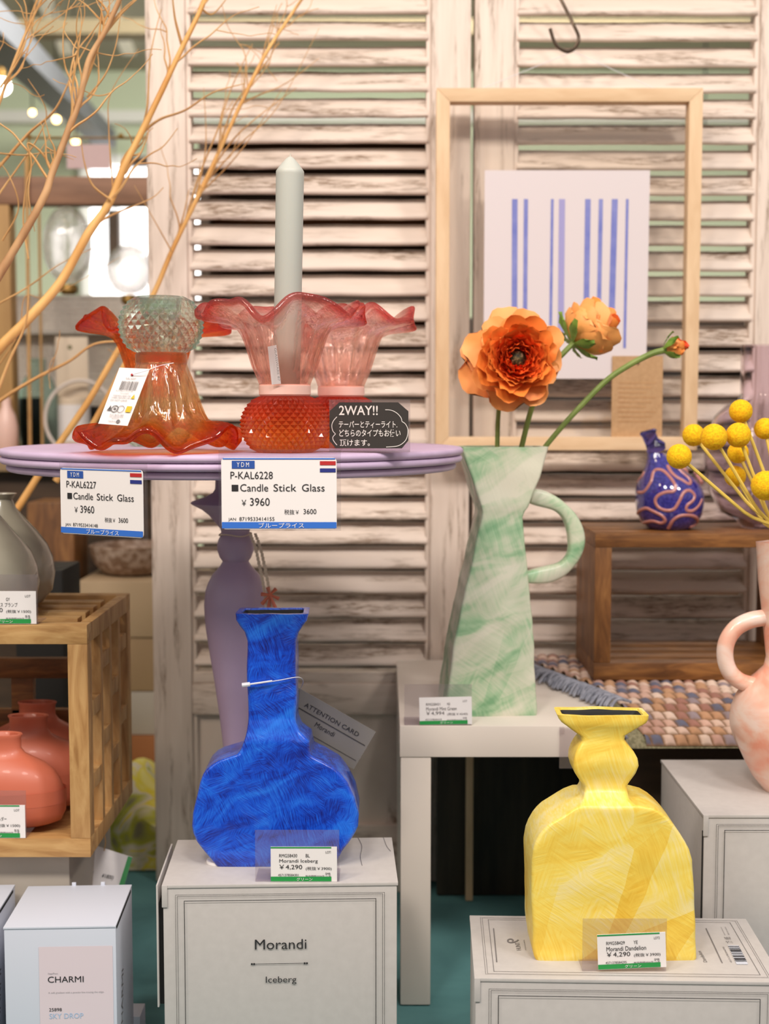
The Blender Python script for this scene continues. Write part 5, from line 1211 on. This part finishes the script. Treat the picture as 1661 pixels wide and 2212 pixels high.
for xx in (a.x + .01, b.x - .01): part('loop', G().tube([(xx, 2.372, b.z + .010), (xx, 2.377, zrod)], .0006, 5), M['plastic_tie'], t)
# two tan cords hanging from the beam
for px, ptop, pb, r, mt, lab in ((57, 335, 970, .0030, 'twig', 'straight pale tan cane hanging before the white mesh panel'), (84, 441, 985, .0024, 'tan_post', 'straight brown cane hanging beside the pale one')):
    solo('cane', G().tube([at(px + 8, pb, 2.345), at(px, ptop, 2.352)], r, 8), M[mt], lab, 'cane')
# glass ornaments
def ornament(px, py, rx, ry, Y, label, cap_up):
    c = at(px, py, Y); k_ = Y / 3000; a_, b_ = rx * k_, ry * k_; t = thing('glass_ornament', label, 'ornament', (c.x, Y, c.z - b_ * 1.2), group='clear glass ornaments under the beam')
    m_ = 20; o_ = [(max(a_ * math.sin(math.pi * j / m_) ** .9, .0005), -b_ * math.cos(math.pi * j / m_)) for j in range(m_ + 1)]
    i_ = [(max(r - .0025, .0004), z * .955) for r, z in o_][::-1]
    g = G().lathe(o_, 40, c); gi = G().lathe(i_, 40, c); g.join(gi)
    for q, p in enumerate(g.v): g.v[q] = tuple(Vector(p) + (Vector(p) - c).normalized() * .0016 * mnoise.noise(Vector(p) * 150))
    part('globe', g, M['clear_glass'], t, smooth=70, fix=False)
    part('cap', G().lathe([(.35 * a_, -b_ * 1.02), (.38 * a_, -b_ * 1.02 - .010), (.25 * a_, -b_ * 1.02 - .016)], 20, c), M['brass'], t)
    zt_ = at(px, 441, 2.36).z
    part('thread', G().tube([(c.x, Y, c.z + b_), (c.x, Y + .005, zt_)], .0005, 5), M['twig'], t)
ornament(146, 530, 52, 82, 2.372, 'oval clear glass ornament hanging left under the brown beam', True)
ornament(279, 583, 49, 53, 2.38, 'round clear glass ornament right of the oval one, by the shutter edge', False)
# pots on the shelf
def lathe_thing(name, px, Y, prof, mat, label, cat):
    x = at(px, 900, Y).x; return solo(name, G().lathe(prof, 40, (x, Y, zs + .0004)), mat, label, cat, smooth=60)
k_ = 2.42 / 3000
lathe_thing('glass_vase', 84, 2.42, [(.02, 0), (.034, .004), (.037, .05), (.036, .10), (.026, .13), (.014, .145), (.014, .168), (.012, .168), (.012, .145), (.024, .13), (.033, .10), (.034, .05), (.03, .008)], M['aqua_glass'], 'aqua tinted glass bottle vase on the back shelf left of the cream jar', 'vase')
x = at(160, 900, 2.42).x
t = thing('jar', 'cream ceramic jar with a paper label and tall card on the back shelf', 'jar', (x, 2.42, zs + .0004))
part('body', G().lathe([(.026, 0), (.0275, .002), (.0275, .098), (.025, .10), (.024, .09), (.024, .02)], 40), M['cream_pot'], t, local=True)
part('paper_label', G().lathe([(.0278, .025), (.0278, .088)], 40, cap0=False, cap1=False), M['paper'], t, local=True, fix=False)
part('tall_card', G().box(-.030, .026, -.001, .001, .06, .205), M['cream_pot'], t, local=True, bevel=.0005)
part('card_hole', G().tube([(-.005, -.0018, .187), (-.005, .0018, .187)], .004, 10), M['olive'], t, local=True)
c = at(172, 868, 2.385); rr = .062
solo('white_hoop', G().tube([(c.x + rr * math.cos(a_ * .1309) * .96, 2.385 + .012 * math.sin(a_ * .1309), zs + .0035 + rr * 1.02 + rr * 1.02 * math.sin(a_ * .1309)) for a_ in range(49)], .0032, 10), M['white_plastic'], 'thin white ring hoop standing before the cream jar', 'hoop', smooth=80)
lathe_thing('bottle', 14, 2.35, [(.014, 0), (.018, .003), (.019, .05), (.015, .07), (.008, .085), (.007, .10)], M['frost_pink'], 'small pale pink bottle at the left photo edge on the back shelf', 'bottle')
lathe_thing('black_pot', 215, 2.50, [(.03, 0), (.038, .004), (.045, .06), (.046, .085), (.043, .085), (.04, .06)], M['black'], 'black pot behind the cream jar on the back shelf', 'pot')
lathe_thing('black_pot', 42, 2.52, [(.03, 0), (.038, .004), (.042, .06), (.043, .10), (.04, .10), (.037, .06)], M['black'], 'black pot at the far left behind the aqua glass bottle', 'pot')

# =================================================================== DRY BRANCHES
rnd = random.Random(77)
def px_path(pts, Y0, Y1, n=7):
    K = len(pts); return smoothpath([at(p[0], p[1], Y0 + (Y1 - Y0) * i / (K - 1)) for i, p in enumerate(pts)], n)
def twig_run(p, d, L_, r, rnd, wob=.35, up=.15, n=9):
    pts = [p.copy()]; d = d.normalized()
    for i in range(n):
        d = (d + Vector((rnd.uniform(-wob, wob), rnd.uniform(-wob, wob) * .35, rnd.uniform(-wob, wob) + up * .3))).normalized(); pts.append(pts[-1] + d * L_ / n)
    return pts
def branch(label, pts, Y0, Y1, r0, r1, mat, hand=(), nt=12, tl=(.06, .17), seed=1, t_lo=.25, spread=.7, ymin=None, ymax=None):
    rn = random.Random(seed); pp = px_path(pts, Y0, Y1); K = len(pp); k_ = Y0 / 3000
    t = thing('dry_branch', label, 'branch', pp[0], group='dry twisted branches at the left')
    rad = [(r0 + (r1 - r0) * (i / (K - 1)) ** .8) * k_ * (1 + .10 * mnoise.noise(pp[i] * 40)) for i in range(K)]
    part('stem', G().tube(pp, rad, 10), mat, t, smooth=60)
    g = G()
    def lim(q):
        q = Vector(q)
        if ymin: q.y = max(q.y, ymin)
        if ymax: q.y = min(q.y, ymax)
        return q
    for hp in hand:
        hpth = px_path(hp[0], hp[1], hp[1] + rn.uniform(-.02, .02)); n_ = len(hpth); g.tube([lim(q) for q in hpth], [(hp[2] * (1 - .72 * i / (n_ - 1))) * k_ for i in range(n_)], 6)
    for q in range(nt):
        i = int(K * (t_lo + (1 - t_lo) * rn.random() * .97)); i = min(i, K - 2); tg = (pp[i + 1] - pp[i]).normalized()
        side = Vector((rn.uniform(-1, 1), rn.uniform(-.4, .4), rn.uniform(-.3, .6))) * spread
        L_ = rn.uniform(*tl); r_ = max(rad[i] * .42, .0009)
        tw = [lim(v) for v in smoothpath(twig_run(pp[i], tg + side, L_, r_, rn), 3)]; n_ = len(tw)
        g.tube(tw, [max(r_ * (1 - .8 * j / (n_ - 1)), .00045) for j in range(n_)], 5)
        if rn.random() < .8:
            j = n_ // 2; tw2 = [lim(v) for v in smoothpath(twig_run(tw[j], (tw[j + 1] - tw[j - 1]) + side * .05 * rn.choice((-1, 1)), L_ * .6, r_, rn), 3)]; m_ = len(tw2)
            g.tube(tw2, [max(r_ * .55 * (1 - .8 * q2 / (m_ - 1)), .0004) for q2 in range(m_)], 5)
    if g.v: part('twigs', g, M['twig'], t, smooth=60)
branch('thick grey brown twisted branch leaning in from the left edge', [(-40, 660), (0, 590), (45, 515), (95, 425), (112, 375), (148, 280), (172, 215), (192, 130), (228, 65), (262, -10), (280, -60)], 1.40, 1.46, 10.5, 5, M['bark'],
       [([(175, 205), (205, 120), (216, 60), (222, -20)], 1.45, 4), ([(165, 240), (160, 190), (140, 140), (137, 70), (152, -10)], 1.44, 3), ([(228, 70), (262, 30), (300, -5)], 1.46, 4), ([(188, 210), (228, 160), (252, 90), (262, 10)], 1.45, 2.5), ([(115, 370), (90, 330), (60, 310), (68, 350), (62, 420), (75, 500)], 1.43, 3), ([(-10, 370), (60, 290), (120, 235), (165, 140), (205, 70)], 1.50, 4)], 16, (.05, .15), 11, ymax=1.52)
branch('thick honey coloured branch rising across from the left edge to the shutter', [(-60, 820), (0, 750), (60, 690), (130, 610), (190, 505), (238, 435), (268, 360), (306, 285), (345, 205), (390, 110), (436, 15), (455, -40)], 1.52, 1.58, 13, 4.5, M['bark_orange'],
       [([(306, 288), (345, 258), (400, 238), (460, 200), (530, 180)], 1.58, 3.5), ([(395, 105), (378, 40), (372, -20)], 1.58, 4), ([(300, 298), (318, 230), (325, 120), (348, 20)], 1.57, 3), ([(240, 432), (200, 400), (182, 350), (175, 300)], 1.54, 3), ([(436, 20), (460, 30), (495, -10)], 1.58, 3), ([(245, 425), (235, 280), (240, 200), (300, 105)], 1.55, 2)], 10, (.05, .13), 15, ymax=1.68)
branch('long thin honey coloured branch passing behind the lilac table up the shutter', [(-10, 1165), (40, 1095), (110, 985), (190, 868), (250, 765), (300, 690), (335, 628), (372, 540), (420, 440), (465, 345), (520, 225), (572, 120), (620, 45), (665, -20)], 1.66, 1.72, 9, 3, M['bark_orange'],
       [([(372, 545), (395, 470), (408, 410)], 1.70, 3), ([(400, 478), (430, 380), (470, 280), (500, 190), (545, 95)], 1.715, 3), ([(420, 440), (440, 350), (445, 290), (440, 190)], 1.71, 2.2), ([(450, 378), (505, 300), (560, 250), (640, 190)], 1.72, 2.5), ([(465, 345), (500, 240), (540, 180), (590, 110), (600, 30)], 1.72, 2.5), ([(520, 225), (560, 205), (620, 180), (690, 130)], 1.725, 2), ([(440, 400), (520, 310), (600, 230), (690, 60)], 1.725, 2), ([(560, 150), (575, 90), (598, 10)], 1.725, 2.2), ([(430, 420), (500, 350), (560, 270), (610, 190)], 1.72, 1.8), ([(372, 545), (330, 470), (290, 400)], 1.68, 1.8)], 14, (.05, .13), 19, t_lo=.55, spread=.4, ymin=1.6, ymax=1.735)
branch('straight honey coloured branch half hidden behind the orange glasses', [(120, 1040), (165, 975), (215, 890), (262, 800), (300, 730)], 1.69, 1.71, 8, 5, M['bark_orange'], [], 0, seed=3)
branch('pale thin branch arching from the left edge towards the orange glass', [(-20, 880), (30, 845), (90, 810), (150, 780), (200, 745), (250, 738), (285, 745)], 1.60, 1.62, 4.5, 2, M['twig'], [([(-10, 660), (60, 620), (130, 570), (215, 530)], 1.56, 2.2), ([(-10, 800), (40, 720), (55, 640), (110, 640), (260, 555)], 1.58, 1.8)], 3, (.04, .08), 23)
branch('pale branch with many loose curls at the far left edge', [(-30, 300), (10, 190), (40, 110), (70, 40), (100, -20)], 1.48, 1.5, 4, 2.5, M['twig'], [([(-10, 860), (20, 780), (55, 700), (62, 620)], 1.50, 5), ([(-10, 430), (40, 360), (80, 300), (100, 240), (60, 170)], 1.5, 2.5), ([(62, 560), (50, 470), (65, 370), (110, 290)], 1.46, 2.5), ([(-10, 330), (50, 335), (110, 330), (160, 345)], 1.5, 2), ([(5, 520), (40, 450), (20, 380), (-10, 340)], 1.48, 2.2), ([(0, 190), (40, 130), (62, 70)], 1.48, 3)], 16, (.05, .14), 29, t_lo=.0)
